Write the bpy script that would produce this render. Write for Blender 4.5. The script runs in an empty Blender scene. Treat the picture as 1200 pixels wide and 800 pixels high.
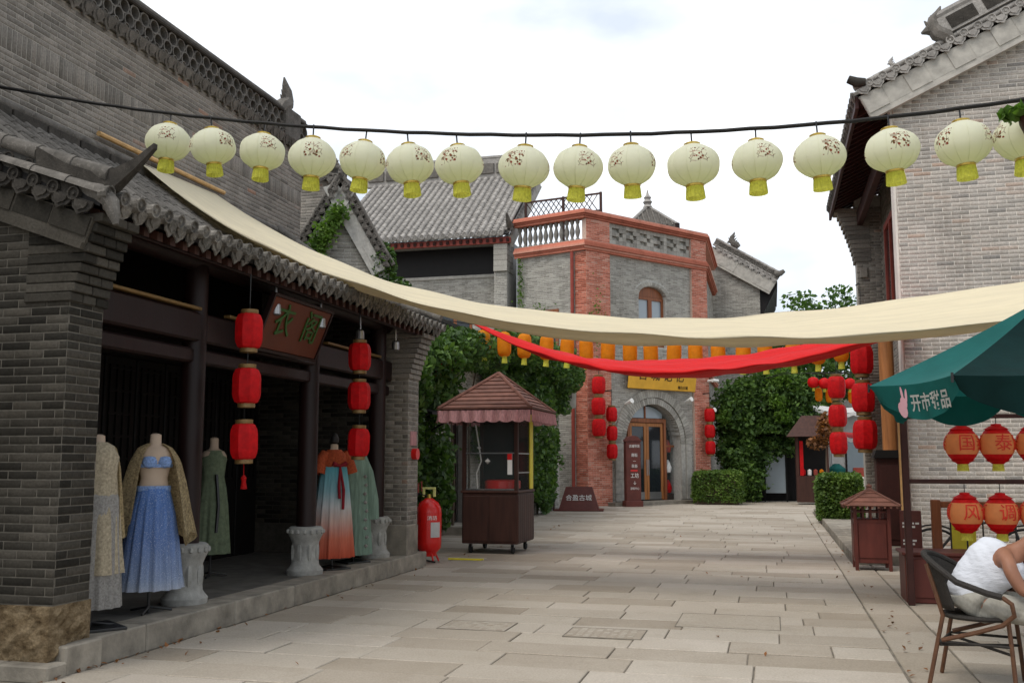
import bpy, bmesh, math, random
import numpy as np
from mathutils import Vector, Matrix, Euler
R = math.radians
rnd = random.Random(7)
nrs = np.random.RandomState(11)
S = bpy.context.scene
COL = S.collection

# ------------------------------------------------------------------ camera, world, sun, exposure
YAW, PITCH, CAMH = R(14.75), R(6.941), 1.5
cd = bpy.data.cameras.new('camera'); cam = bpy.data.objects.new('camera', cd); COL.objects.link(cam)
cd.sensor_width = 36.0; cd.lens = 34.5; cd.clip_start = 0.05; cd.clip_end = 2000
cam.location = (0, 0, CAMH); cam.rotation_euler = (math.pi/2 + PITCH, 0, YAW)
S.camera = cam
SUN_EL, SUN_AZ = R(58), R(215)          # overcast noon light, a little from behind and from the left
wd = bpy.data.worlds.new('World'); S.world = wd; wd.use_nodes = True
nt = wd.node_tree; nt.nodes.clear()
def _n(t, **k):
    n = nt.nodes.new(t)
    for a, b in k.items(): setattr(n, a, b)
    return n
sky = _n('ShaderNodeTexSky', sky_type='NISHITA', sun_disc=False, sun_elevation=SUN_EL, sun_rotation=SUN_AZ, air_density=1.0, dust_density=2.0)
tc = _n('ShaderNodeTexCoord'); mp = _n('ShaderNodeMapping'); mp.inputs['Scale'].default_value = (1.0, 1.0, 2.2)
ns = _n('ShaderNodeTexNoise'); ns.inputs['Scale'].default_value = 1.7; ns.inputs['Detail'].default_value = 5; ns.inputs['Roughness'].default_value = .5
rp = _n('ShaderNodeValToRGB'); rp.color_ramp.elements[0].position = .40; rp.color_ramp.elements[0].color = (.50,)*3+(1,)
rp.color_ramp.elements[1].position = .60; rp.color_ramp.elements[1].color = (.975,)*3+(1,)
mx = _n('ShaderNodeMix', data_type='RGBA'); mx.inputs[7].default_value = (9.3, 9.6, 9.95, 1)
bg = _n('ShaderNodeBackground'); bg.inputs['Strength'].default_value = .1
ow = _n('ShaderNodeOutputWorld')
L = nt.links.new
n2_ = _n('ShaderNodeTexNoise'); n2_.inputs['Scale'].default_value = 2.6; n2_.inputs['Detail'].default_value = 6; r2_ = _n('ShaderNodeValToRGB')
r2_.color_ramp.elements[0].position = .38; r2_.color_ramp.elements[0].color = (5.3, 5.85, 6.6, 1); r2_.color_ramp.elements[1].position = .64; r2_.color_ramp.elements[1].color = (9.9, 10.05, 10.2, 1)
L(mp.outputs[0], n2_.inputs['Vector']); L(n2_.outputs['Fac'], r2_.inputs[0]); L(r2_.outputs[0], mx.inputs[7])
L(tc.outputs['Generated'], mp.inputs['Vector']); L(mp.outputs[0], ns.inputs['Vector']); L(ns.outputs['Fac'], rp.inputs[0])
L(rp.outputs[0], mx.inputs[0]); L(sky.outputs[0], mx.inputs[6]); L(mx.outputs[2], bg.inputs[0]); L(bg.outputs[0], ow.inputs[0])
sd = bpy.data.lights.new('sun', 'SUN'); sun = bpy.data.objects.new('sun', sd); COL.objects.link(sun)
sd.energy = 1.3; sd.angle = R(28); sd.color = (1.0, .95, .88)
_sv = Vector((math.sin(SUN_AZ)*math.cos(SUN_EL), math.cos(SUN_AZ)*math.cos(SUN_EL), math.sin(SUN_EL)))
sun.rotation_euler = (-_sv).to_track_quat('-Z', 'Y').to_euler(); sun.location = (-20, -20, 40)
S.view_settings.view_transform = 'Standard'; S.view_settings.look = 'None'
S.view_settings.exposure = 0.62; S.view_settings.gamma = 1.0; S.view_settings.use_curve_mapping = False
S.render.engine = 'CYCLES'
S.cycles.use_denoising = True; S.cycles.max_bounces = 6; S.cycles.diffuse_bounces = 3; S.cycles.transparent_max_bounces = 6
S.cycles.use_adaptive_sampling = True

# ------------------------------------------------------------------ helpers: projection only for choosing level of detail
def scr(p):
    x, y, z = p[0], p[1], p[2]-CAMH
    rx = x*math.cos(YAW)+y*math.sin(YAW); ry = -x*math.sin(YAW)+y*math.cos(YAW)
    d = ry*math.cos(PITCH)+z*math.sin(PITCH); h = -ry*math.sin(PITCH)+z*math.cos(PITCH)
    if d < .1: return None
    return 600+1150*rx/d, 400-1150*h/d, d
def inframe(p, m=25):
    q = scr(p)
    return q is not None and -m < q[0] < 1200+m and -m < q[1] < 800+m

# ------------------------------------------------------------------ materials
MATS = {}
class NB:
    def __init__(s, name):
        s.m = bpy.data.materials.new(name); s.m.use_nodes = True; s.t = s.m.node_tree; s.t.nodes.clear()
        s.out = s.n('ShaderNodeOutputMaterial'); s.p = s.n('ShaderNodeBsdfPrincipled'); s.l(s.p.outputs[0], s.out.inputs[0])
        MATS[name] = s.m
    def n(s, t, **k):
        q = s.t.nodes.new(t)
        for a, b in k.items(): setattr(q, a, b)
        return q
    def l(s, a, b): s.t.links.new(a, b)
    def math(s, op, a, b=None):
        q = s.n('ShaderNodeMath', operation=op)
        for i, v in enumerate((a, b)):
            if v is None: continue
            if isinstance(v, (int, float)): q.inputs[i].default_value = v
            else: s.l(v, q.inputs[i])
        return q.outputs[0]
    def mix(s, f, a, b, blend='MIX'):
        q = s.n('ShaderNodeMix', data_type='RGBA', blend_type=blend)
        for i, v in ((0, f), (6, a), (7, b)):
            if isinstance(v, (int, float)): q.inputs[i].default_value = v
            elif isinstance(v, tuple): q.inputs[i].default_value = v if len(v) == 4 else v+(1,)
            else: s.l(v, q.inputs[i])
        return q.outputs[2]
    def pos(s):
        return s.n('ShaderNodeNewGeometry').outputs['Position']
    def noise(s, scale, detail=4, rough=.6, vec=None, sc=None):
        q = s.n('ShaderNodeTexNoise'); q.inputs['Scale'].default_value = scale; q.inputs['Detail'].default_value = detail; q.inputs['Roughness'].default_value = rough
        v = vec if vec is not None else s.pos()
        if sc:
            mp = s.n('ShaderNodeMapping'); mp.inputs['Scale'].default_value = sc; s.l(v, mp.inputs[0]); v = mp.outputs[0]
        s.l(v, q.inputs['Vector']); return q.outputs['Fac']
    def ramp(s, f, stops, interp='LINEAR'):
        q = s.n('ShaderNodeValToRGB'); r = q.color_ramp; r.interpolation = interp
        while len(r.elements) < len(stops): r.elements.new(.5)
        for e, (p, c) in zip(r.elements, stops):
            e.position = p; e.color = (c if isinstance(c, tuple) else (c,)*3)+(1,)
        s.l(f, q.inputs[0]); return q.outputs[0]
    def rand(s):
        g = s.n('ShaderNodeNewGeometry').outputs['Random Per Island']; o = s.n('ShaderNodeObjectInfo').outputs['Random']
        return s.math('FRACT', s.math('ADD', g, o))
    def bump(s, h, strength=.3, dist=.01):
        q = s.n('ShaderNodeBump'); q.inputs['Strength'].default_value = strength; q.inputs['Distance'].default_value = dist
        s.l(h, q.inputs['Height']); s.l(q.outputs[0], s.p.inputs['Normal'])
    def base(s, c, rough=.8, spec=.3):
        if isinstance(c, tuple): s.p.inputs['Base Color'].default_value = c+(1,)
        else: s.l(c, s.p.inputs['Base Color'])
        s.p.inputs['Roughness'].default_value = rough; s.p.inputs['Specular IOR Level'].default_value = spec
def translucent(b, col, fac):
    t = b.n('ShaderNodeBsdfTranslucent'); m = b.n('ShaderNodeMixShader'); m.inputs[0].default_value = fac
    if isinstance(col, tuple): t.inputs[0].default_value = col+(1,)
    else: b.l(col, t.inputs[0])
    b.l(b.p.outputs[0], m.inputs[1]); b.l(t.outputs[0], m.inputs[2]); b.l(m.outputs[0], b.out.inputs[0])

def m_brick(name, stops, dirt=.5, bump=.5):
    b = NB(name); c = b.ramp(b.rand(), stops)
    n = b.noise(1.1, 5, .65); c = b.mix(b.math('MULTIPLY', b.ramp(n, [(.35, 1.), (.62, 0.)]), dirt), c, b.mix(1, c, (.5, .48, .45), 'MULTIPLY'))
    st = b.noise(2.2, 4, .6, sc=(1.6, 1.6, .22)); c = b.mix(b.ramp(st, [(.52, 0.), (.70, .5)]), c, b.mix(1, c, (.62, .60, .57), 'MULTIPLY'))
    n2 = b.noise(45, 4, .7); c = b.mix(.6, c, b.ramp(n2, [(.25, .2), (.75, .8)]), 'OVERLAY')
    b.base(c, .92, .15); b.bump(b.noise(26, 5, .75), bump*1.4, .009)
def m_plain(name, col, rough=.8, var=.25, scale=6, bump=.15, spec=.3, metal=0, rand=.0, sc=None, bscale=None):
    b = NB(name); n = b.noise(scale, 5, .6, sc=sc)
    lo = tuple(x*(1-var) for x in col); hi = tuple(min(1, x*(1+var)) for x in col)
    c = b.ramp(n, [(.3, lo), (.7, hi)])
    if rand:
        c = b.mix(1, c, b.ramp(b.rand(), [(0, 1-rand), (1, 1.0)]), 'MULTIPLY')
    b.base(c, rough, spec); b.p.inputs['Metallic'].default_value = metal
    if bump: b.bump(b.noise(bscale or scale*5, 4, .65, sc=sc), bump, .01)
    return b
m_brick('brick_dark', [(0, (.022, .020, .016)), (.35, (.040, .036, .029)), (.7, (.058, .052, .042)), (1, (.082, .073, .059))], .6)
m_brick('brick_brown', [(0, (.15, .137, .118)), (.15, (.19, .173, .150)), (.5, (.235, .213, .184)), (.85, (.275, .248, .213)), (.985, (.29, .26, .225)), (1, (.33, .20, .14))], .45)
m_brick('brick_pale', [(0, (.27, .255, .235)), (.08, (.36, .335, .30)), (.35, (.43, .395, .35)), (.75, (.485, .445, .395)), (.95, (.46, .415, .365)), (1, (.45, .34, .27))], .35)
m_brick('brick_grey', [(0, (0.264, 0.251, 0.218)), (.4, (0.356, 0.337, 0.297)), (1, (0.449, 0.429, 0.376))], .4)
m_brick('brick_red', [(0, (0.386, 0.122, 0.077)), (.4, (0.541, 0.187, 0.122)), (.8, (0.644, 0.244, 0.167)), (1, (0.579, 0.309, 0.232))], .3)
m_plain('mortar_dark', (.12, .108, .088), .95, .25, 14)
m_plain('mortar_shade', (.075, .068, .056), .95, .25, 14)  # mortar darkened to put the veranda's shade into its colour
m_plain('stone_drum', (.30, .295, .27), .9, .25, 9, .5)
m_plain('mortar_brown', (.36, .335, .29), .95, .2, 14)
m_plain('mortar_pale', (0.6600, 0.6160, 0.5500), .95, .15, 14)
m_plain('mortar_grey', (0.4420, 0.4290, 0.3900), .95, .2, 14)
m_plain('mortar_red', (0.5500, 0.3960, 0.3190), .95, .2, 14)
def m_tile(name, a, b_):
    b = NB(name); n = b.noise(7, 6, .7); n2 = b.noise(38, 4, .7)
    c = b.ramp(n, [(.3, a), (.68, b_)]); c = b.mix(b.ramp(n2, [(.55, 0.), (.72, .55)]), c, tuple(min(1, x*1.7) for x in b_))
    c = b.mix(1, c, b.ramp(b.rand(), [(0, .72), (1, 1.)]), 'MULTIPLY'); b.base(c, .9, .2); b.bump(n2, .6, .012)
m_tile('tile_grey', (0.083, 0.076, 0.066), (0.206, 0.188, 0.165))
m_tile('tile_weathered', (.05, .046, .04), (.27, .25, .22))
m_tile('tile_dark', (0.029, 0.026, 0.022), (0.072, 0.064, 0.054))
m_tile('tile_pale', (0.230, 0.216, 0.196), (0.432, 0.405, 0.371))
m_tile('tile_carved', (0.031, 0.031, 0.029), (0.084, 0.081, 0.074))
m_plain('stone_kerb', (0.2800, 0.2496, 0.2016), .9, .38, 4, .6, rand=.25, bscale=30)
m_plain('stone_grey', (0.1955, 0.1870, 0.1666), .9, .22, 9, .4)
m_plain('cornice_grey', (0.3915, 0.3697, 0.3262), .9, .22, 6, .3)
b = NB('sandstone'); n = b.noise(7, 8, .72, sc=(1, 1, 1.6)); c = b.ramp(n, [(.32, (.07, .045, .024)), (.46, (.19, .135, .075)), (.56, (.30, .225, .135)), (.72, (.42, .33, .21))]); c = b.mix(.5, c, b.ramp(b.noise(60, 4, .7), [(.25, .2), (.75, .8)]), 'OVERLAY'); b.base(c, .95, .1); b.bump(b.noise(22, 7, .75), 1.0, .04)
# paving: each slab its own tint, stains with their own shape, pitted surface
b = NB('paving'); c = b.ramp(b.rand(), [(0, (.315, .268, .208)), (.3, (.372, .324, .262)), (.65, (.415, .368, .302)), (1, (.45, .400, .335))])
n = b.noise(.55, 6, .65); c = b.mix(b.ramp(n, [(.42, .35), (.62, 0.)]), c, b.mix(1, c, (.70, .67, .62), 'MULTIPLY'))
n3 = b.noise(2.6, 6, .7); c = b.mix(b.ramp(n3, [(.52, 0.), (.75, .4)]), c, b.mix(1, c, (.68, .64, .58), 'MULTIPLY'))
n2 = b.noise(60, 4, .7); c = b.mix(.45, c, b.ramp(n2, [(.25, .25), (.75, .75)]), 'OVERLAY')
b.base(c, .72, .3); b.bump(n2, .5, .006)
m_plain('stone_floor', (.105, .098, .085), .85, .3, 5, .3)
m_plain('paving_joint', (0.1700, 0.1496, 0.1190), .95, .35, 5)
m_plain('earth', (.20, .18, .15), .95, .3, .3)
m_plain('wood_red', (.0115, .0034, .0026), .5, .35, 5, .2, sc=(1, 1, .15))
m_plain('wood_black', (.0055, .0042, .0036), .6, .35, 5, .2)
m_plain('wood_brown', (0.0540, 0.0204, 0.0132), .6, .35, 4, .25, sc=(3, 3, .3), rand=.25)
m_plain('wood_roof', (0.1800, 0.0780, 0.0540), .7, .3, 6, .25, rand=.35)
m_plain('wood_orange', (0.3600, 0.1440, 0.0480), .5, .3, 5, .2, sc=(3, 3, .3))
m_plain('wood_door', (0.2340, 0.0806, 0.0312), .45, .3, 5, .15, sc=(3, 3, .3))
m_plain('wood_pole', (.55, .34, .14), .6, .2, 8, .15)
m_plain('painted_red', (0.2625, 0.0475, 0.0312), .5, .2, 5, .1)
m_plain('soffit_red', (.040, .011, .008), .6, .3, 5, .15)
m_plain('planter_red', (0.0975, 0.0234, 0.0169), .5, .3, 5, .2, sc=(1, 1, .4))
m_plain('sign_brown', (0.1105, 0.0286, 0.0208), .45, .2, 5, .05)
m_plain('sign_yellow', (0.7250, 0.3875, 0.0375), .5, .12, 3, .05)
m_plain('sign_orange', (.085, .017, .005), .5, .2, 3, .05)
m_plain('paint_green', (.022, .075, .012), .5, .1, 8, 0)
m_plain('paint_black', (.02, .012, .008), .5, .1, 8, 0)
m_plain('paint_white', (.75, .74, .70), .6, .06, 8, 0)
m_plain('metal_black', (.012, .012, .012), .4, .1, 8, 0, .5)
m_plain('metal_grey', (.35, .35, .35), .35, .1, 8, 0, .5, .8)
m_plain('gold', (.50, .34, .06), .35, .2, 20, 0, .5, .6)
m_plain('gold_dull', (.20, .12, .04), .5, .2, 20, 0, .5, .3)
m_plain('rubber', (.015, .015, .015), .8, .1, 8, 0)
m_plain('extinguisher_red', (0.6050, 0.0110, 0.0088), .28, .05, 8, 0, .5)
m_plain('yellow_paint', (.72, .62, .05), .6, .1, 8, 0)
m_plain('plaster', (0.6600, 0.6240, 0.5640), .9, .12, 4, .1)
m_plain('grey_far', (0.4800, 0.4680, 0.4560), .9, .15, 3, .1)
m_plain('cable', (.012, .011, .010), .7, .1, 8, 0)
def m_glass(name, col, rough=.08, alpha=.3):
    b = NB(name); b.base(col, rough, .6); t = b.n('ShaderNodeBsdfTransparent'); m = b.n('ShaderNodeMixShader'); m.inputs[0].default_value = alpha
    b.l(t.outputs[0], m.inputs[1]); b.l(b.p.outputs[0], m.inputs[2]); b.l(m.outputs[0], b.out.inputs[0])
m_glass('glass_dark', (.02, .025, .028), .06, .85)
m_glass('glass_clear', (.10, .12, .115), .05, .14)
m_glass('glass_pale', (.32, .38, .42), .12, .9)
def m_cloth(name, col, tr=.35, rough=.85, var=.12, scale=12, stretch=None, sheen=0, wr=.25):
    b = NB(name); n = b.noise(scale, 5, .6, sc=stretch)
    c = b.ramp(n, [(.3, tuple(x*(1-var) for x in col)), (.7, tuple(min(1, x*(1+var)) for x in col))])
    b.base(c, rough, .2); b.bump(b.noise(scale*1.6, 4, .6, sc=stretch), wr, .02)
    if tr: translucent(b, c, tr)
    return b
m_cloth('cloth_cream', (.85, .775, .585), .42, .8, .06, 5, (.25, 3, 1), wr=1.0)
m_cloth('cloth_red', (.78, .018, .018), .35, .6, .1, 5, (.25, 3, 1), wr=1.0)
m_cloth('cloth_green', (0.0125, 0.1313, 0.1187), .25, .7, .1, 5)
m_cloth('cloth_green_shaded', (.0025, .020, .019), .10, .95, .15, 5)  # parasol green darkened, shade put into the colour
m_cloth('cloth_pink', (.62, .33, .33), .35, .85, .3, 22, (3, 3, .6))
m_cloth('lantern_red', (.64, .009, .012), .35, .55, .2, 14)
m_cloth('lantern_orange', (0.8500, 0.3300, 0.0160), .5, .6, .12, 10)
m_cloth('tassel_yellow', (.78, .78, .13), .6, .7, .2, 40)
m_cloth('tassel_red', (.5, .01, .01), .4, .7, .2, 40)
m_cloth('dress_cream', (0.4420, 0.3740, 0.2635), .3, .85, .35, 45)
m_cloth('lace_grey', (0.3740, 0.3570, 0.3315), .4, .85, .3, 60)
m_cloth('lace_gold', (.40, .31, .17), .45, .7, .6, 55)
m_cloth('dress_green', (0.1445, 0.1785, 0.1105), .2, .85, .25, 20)
m_cloth('dress_sage', (0.2250, 0.3225, 0.2550), .3, .85, .25, 14, (3, 3, .3))
m_cloth('cloth_orange', (0.3640, 0.0700, 0.0252), .2, .8, .35, 40)
m_cloth('cloth_wine', (.22, .012, .02), .2, .7, .2, 30)
m_cloth('cloth_bluebra', (0.2240, 0.3360, 0.5880), .2, .7, .35, 60)
m_plain('mannequin', (0.4050, 0.3075, 0.2250), .6, .08, 5, 0)
m_plain('skin', (.27, .125, .075), .55, .15, 9, .08)
m_plain('hair', (.012, .010, .009), .5, .2, 30, .3)
m_cloth('tank_white', (.70, .72, .77), .1, .9, .06, 7, (1, 1, 2.2), wr=.55)
m_cloth('trousers_grey', (.29, .275, .235), 0, .9, .2, 7, (2, 1, 1), wr=.6)
m_cloth('shoe_blue', (.03, .07, .16), 0, .8, .1, 20)
m_plain('rattan_dark', (.030, .026, .022), .7, .3, 60, .5)
m_plain('rattan_brown', (.10, .045, .022), .5, .3, 20, .3)
# printed skirts: colour by height on the garment
def m_grad(name, stops, z0, z1, tr=.3, speck=0):
    b = NB(name); o = b.n('ShaderNodeTexCoord').outputs['Object']; sp = b.n('ShaderNodeSeparateXYZ'); b.l(o, sp.inputs[0])
    f = b.math('DIVIDE', b.math('SUBTRACT', sp.outputs[2], z0), z1-z0); c = b.ramp(f, stops)
    n = b.noise(12, 4, .6, vec=o, sc=(3, 3, .25)); c = b.mix(.35, c, b.ramp(n, [(.3, .25), (.7, .75)]), 'OVERLAY')
    if speck:
        n = b.noise(170, 2, .5, vec=o); c = b.mix(b.ramp(n, [(.60, 0.), (.66, speck)]), c, (.62, .66, .76))
    b.base(c, .8, .2); translucent(b, c, tr)
m_grad('skirt_blue', [(0, (.38, .42, .50)), (.12, (.24, .31, .46)), (.5, (.12, .20, .42)), (1, (.085, .18, .44))], .2, 1.05, .25, .8)
m_grad('skirt_ombre', [(0, (.52, .085, .04)), (.22, (.62, .18, .11)), (.42, (.60, .42, .36)), (.56, (.56, .56, .55)), (.72, (.26, .44, .48)), (1, (.09, .36, .42))], .12, 1.25, .3)
# white-green lantern paper with a printed blossom spray
b = NB('lantern_cream'); o = b.n('ShaderNodeTexCoord').outputs['Object']; sp = b.n('ShaderNodeSeparateXYZ'); b.l(o, sp.inputs[0])
ang = b.math('ARCTAN2', sp.outputs[1], sp.outputs[0])
wob = b.math('MULTIPLY', b.math('SUBTRACT', b.noise(9, 2, .5, vec=o), .5), 1.3)
a3 = b.math('COSINE', b.math('ADD', b.math('MULTIPLY', ang, 3.0), wob))
hz = b.math('ABSOLUTE', b.math('ADD', b.math('SUBTRACT', sp.outputs[2], .215), b.math('MULTIPLY', wob, .03)))
inside = b.math('MULTIPLY', b.math('GREATER_THAN', a3, .45), b.math('LESS_THAN', hz, .07))
v = b.n('ShaderNodeTexVoronoi'); v.inputs['Scale'].default_value = 34; b.l(o, v.inputs['Vector'])
dots = b.math('LESS_THAN', v.outputs['Distance'], .36)
v2 = b.n('ShaderNodeTexVoronoi', feature='DISTANCE_TO_EDGE'); v2.inputs['Scale'].default_value = 17; b.l(o, v2.inputs['Vector'])
br = b.math('LESS_THAN', v2.outputs['Distance'], .05)
clump = b.math('GREATER_THAN', b.noise(20, 2, .5, vec=o), .44)
pr_ = b.math('MULTIPLY', inside, b.math('MAXIMUM', b.math('MULTIPLY', dots, clump), b.math('MULTIPLY', br, .55)))
cc = b.ramp(b.noise(30, 2, .5, vec=o), [(.4, (.30, .06, .03)), (.6, (.14, .08, .03))])
grn = b.ramp(sp.outputs[2], [(.03, (.78, .81, .50)), (.14, (.86, .86, .68)), (.30, (.86, .86, .72))])
c = b.mix(pr_, grn, cc); b.base(c, .8, .2); translucent(b, c, .55)
def m_leaf(name, stops, tr=.4):
    b = NB(name); c = b.ramp(b.rand(), stops); c = b.mix(1, c, b.ramp(b.noise(1.6, 3, .6), [(.35, (.62, .66, .70)), (.65, (1.25, 1.2, .95))]), 'MULTIPLY'); b.base(c, .6, .35); translucent(b, b.mix(1, c, (1., 1.15, .5), 'MULTIPLY'), tr)
m_leaf('leaf_ivy', [(0, (0.034, 0.072, 0.019)), (.6, (0.074, 0.150, 0.036)), (1, (0.132, 0.228, 0.054))], .3)
m_leaf('leaf_tree', [(0, (0.042, 0.090, 0.024)), (.6, (0.084, 0.162, 0.036)), (1, (0.132, 0.228, 0.060))], .35)
m_leaf('leaf_hedge', [(0, (0.055, 0.105, 0.020)), (.5, (0.099, 0.176, 0.033)), (1, (0.165, 0.253, 0.055))], .3)
m_leaf('leaf_bright', [(0, (.07, .15, .02)), (1, (.16, .28, .05))], .4)
m_leaf('leaf_dry', [(0, (.12, .05, .02)), (1, (.32, .13, .05))], .3)
m_plain('bark', (.09, .065, .045), .95, .3, 8, .6, sc=(2, 2, .3))

# ------------------------------------------------------------------ mesh building
def wloc(o):
    v = Vector((0, 0, 0))
    while o is not None: v += Vector(o.location); o = o.parent
    return v
def put(o, parent=None, kind=None, label=None, cat=None, group=None):
    COL.objects.link(o)
    if parent is not None: o.parent = parent
    if kind: o['kind'] = kind
    if label: o['label'] = label
    if cat: o['category'] = cat
    if group: o['group'] = group
    return o
def root(name, loc, label=None, cat=None, group=None, rz=0, kind=None):
    o = bpy.data.objects.new(name, None); o.empty_display_size = .2
    o.location = loc; o.rotation_euler = (0, 0, rz)
    return put(o, None, kind, label, cat, group)
class MB:
    def __init__(s): s.v = []; s.f = []; s.M = None
    def add(s, vs, fs):
        k = len(s.v)
        if s.M is not None: vs = [tuple(s.M @ Vector(p)) for p in vs]
        s.v += [tuple(p) for p in vs]; s.f += [tuple(i+k for i in f) for f in fs]; return s
    def box(s, x0, x1, y0, y1, z0, z1):
        return s.add([(x0,y0,z0),(x1,y0,z0),(x1,y1,z0),(x0,y1,z0),(x0,y0,z1),(x1,y0,z1),(x1,y1,z1),(x0,y1,z1)],
                     [(0,3,2,1),(4,5,6,7),(0,1,5,4),(1,2,6,5),(2,3,7,6),(3,0,4,7)])
    def cb(s, x0, x1, y0, y1, z0, z1, c=.01):
        """box with chamfered edges"""
        vs = []; 
        for sz, (za, zb) in enumerate(((z0, z0+c), (z1, z1-c))):
            for (x, y, ix, iy) in ((x0,y0,1,1),(x1,y0,-1,1),(x1,y1,-1,-1),(x0,y1,1,-1)):
                vs += [(x+ix*c, y+iy*c, za), (x+ix*c, y, zb), (x, y+iy*c, zb)]
        fs = [(0,9,6,3),(12,15,18,21)]
        for z in (0, 12):
            for k in range(4):
                a, bb = z+3*k, z+3*((k+1) % 4)
                ex = 1 if k % 2 == 0 else 2       # edge along x uses *_y verts
                f = (a, bb, bb+ex, a+ex); fs.append(f if z == 0 else f[::-1])
                t = (a, a+1, a+2); fs.append(t)
        for k in range(4):
            a, bb = 3*k, 3*((k+1) % 4); ex = 1 if k % 2 == 0 else 2
            fs.append((a+ex, bb+ex, bb+ex+12, a+ex+12))
            fs.append((a+1, a+2, a+14, a+13))
        return s.add(vs, fs)
    def prism(s, pts, ext):
        n = len(pts); e = Vector(ext); vs = [Vector(p) for p in pts]; vs += [p+e for p in vs]
        return s.add(vs, [tuple(range(n))[::-1], tuple(range(n, 2*n))]+[(i, (i+1) % n, (i+1) % n+n, i+n) for i in range(n)])
    def tube(s, path, r, n=8, caps=True):
        P = [Vector(p) for p in path]; m = len(P); rs = r if isinstance(r, (list, tuple)) else [r]*m
        T = [(P[min(i+1, m-1)]-P[max(i-1, 0)]).normalized() for i in range(m)]
        up = Vector((0, 0, 1)) if abs(T[0].z) < .9 else Vector((1, 0, 0)); nx = T[0].cross(up).normalized(); vs = []
        for i in range(m):
            nx = (nx-T[i]*nx.dot(T[i])).normalized(); ny = T[i].cross(nx)
            for k in range(n):
                a = 2*math.pi*k/n; vs.append(P[i]+(nx*math.cos(a)+ny*math.sin(a))*rs[i])
        fs = [(i*n+k, i*n+(k+1) % n, (i+1)*n+(k+1) % n, (i+1)*n+k) for i in range(m-1) for k in range(n)]
        if caps: fs += [tuple(range(n))[::-1], tuple(range((m-1)*n, m*n))]
        return s.add(vs, fs)
    def lathe(s, prof, n=16, c=(0, 0, 0), sx=1, sy=1, ph=0, caps=True, fold=None):
        vs = []
        for (r, z) in prof:
            for k in range(n):
                a = 2*math.pi*k/n+ph; q = r if fold is None else r*(1+fold(a, z))
                vs.append((c[0]+q*sx*math.cos(a), c[1]+q*sy*math.sin(a), c[2]+z))
        m = len(prof); fs = [(i*n+k, i*n+(k+1) % n, (i+1)*n+(k+1) % n, (i+1)*n+k) for i in range(m-1) for k in range(n)]
        if caps: fs += [tuple(range(n))[::-1], tuple(range((m-1)*n, m*n))]
        return s.add(vs, fs)
    def grid(s, fn, nu, nv):
        vs = [fn(i/nu, j/nv) for j in range(nv+1) for i in range(nu+1)]
        return s.add(vs, [(j*(nu+1)+i, j*(nu+1)+i+1, (j+1)*(nu+1)+i+1, (j+1)*(nu+1)+i) for j in range(nv) for i in range(nu)])
    def mesh(s, name, mat, smooth=False, off=(0, 0, 0), ang=40):
        me = bpy.data.meshes.new(name); o = off
        me.from_pydata([(p[0]-o[0], p[1]-o[1], p[2]-o[2]) for p in s.v], [], s.f)
        if mat: me.materials.append(MATS[mat])
        if smooth:
            me.polygons.foreach_set('use_smooth', [True]*len(me.polygons)); me.update()
            try: me.set_sharp_from_angle(angle=R(ang))
            except Exception: pass
        me.update(); return me
    def build(s, name, mat, parent=None, smooth=False, world=False, **k):
        """world=True: the vertices are in world metres; the parent chain has no rotation"""
        ang = k.pop('ang', 40); off = (0, 0, 0); loc = None
        if world:
            lo = [min(p[i] for p in s.v) for i in range(3)]; hi = [max(p[i] for p in s.v) for i in range(3)]
            off = ((lo[0]+hi[0])/2, (lo[1]+hi[1])/2, lo[2]); loc = Vector(off)-(wloc(parent) if parent else Vector())
        o = bpy.data.objects.new(name, s.mesh(name, mat, smooth, off, ang))
        if loc is not None: o.location = loc
        return put(o, parent, **k)
def inst(me, name, parent=None, loc=(0, 0, 0), rot=(0, 0, 0), scale=(1, 1, 1), world=False, **k):
    o = bpy.data.objects.new(name, me)
    o.location = Vector(loc)-(wloc(parent) if (world and parent) else Vector()); o.rotation_euler = rot; o.scale = scale
    return put(o, parent, **k)
def npmesh(name, V, F, mat):
    """V (n,3) array, F (m,k) array"""
    me = bpy.data.meshes.new(name); V = np.asarray(V, np.float32); F = np.asarray(F, np.int32)
    m, k = F.shape; me.vertices.add(len(V)); me.vertices.foreach_set('co', V.ravel()); me.loops.add(m*k); me.loops.foreach_set('vertex_index', F.ravel())
    me.polygons.add(m); me.polygons.foreach_set('loop_start', np.arange(m, dtype=np.int32)*k); me.polygons.foreach_set('loop_total', np.full(m, k, np.int32))
    me.materials.append(MATS[mat]); me.update(calc_edges=True); return me
def copy_tree(o, parent=None):
    c = o.copy(); COL.objects.link(c); c.parent = parent
    for ch in list(o.children): copy_tree(ch, c)
    return c
def text_mesh(body, size, mat, ext=.004, wrap=None, bold=.0):
    cu = bpy.data.curves.new('lettering', 'FONT'); cu.body = body; cu.size = size; cu.extrude = ext; cu.align_x = 'CENTER'; cu.align_y = 'CENTER'; cu.offset = bold; cu.resolution_u = 3
    o = bpy.data.objects.new('lettering_tmp', cu); COL.objects.link(o)
    me = bpy.data.meshes.new_from_object(o.evaluated_get(bpy.context.evaluated_depsgraph_get()))
    bpy.data.objects.remove(o); bpy.data.curves.remove(cu); me.materials.clear(); me.materials.append(MATS[mat]); me.name = 'lettering'
    if wrap:
        bm = bmesh.new(); bm.from_mesh(me)
        for _ in range(2):
            es = [e for e in bm.edges if e.calc_length() > size*.12]
            if es: bmesh.ops.subdivide_edges(bm, edges=es, cuts=2)
        bmesh.ops.triangulate(bm, faces=bm.faces[:]); bm.to_mesh(me); bm.free()
        for v in me.vertices: v.co = wrap(v.co)
    return me

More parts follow.
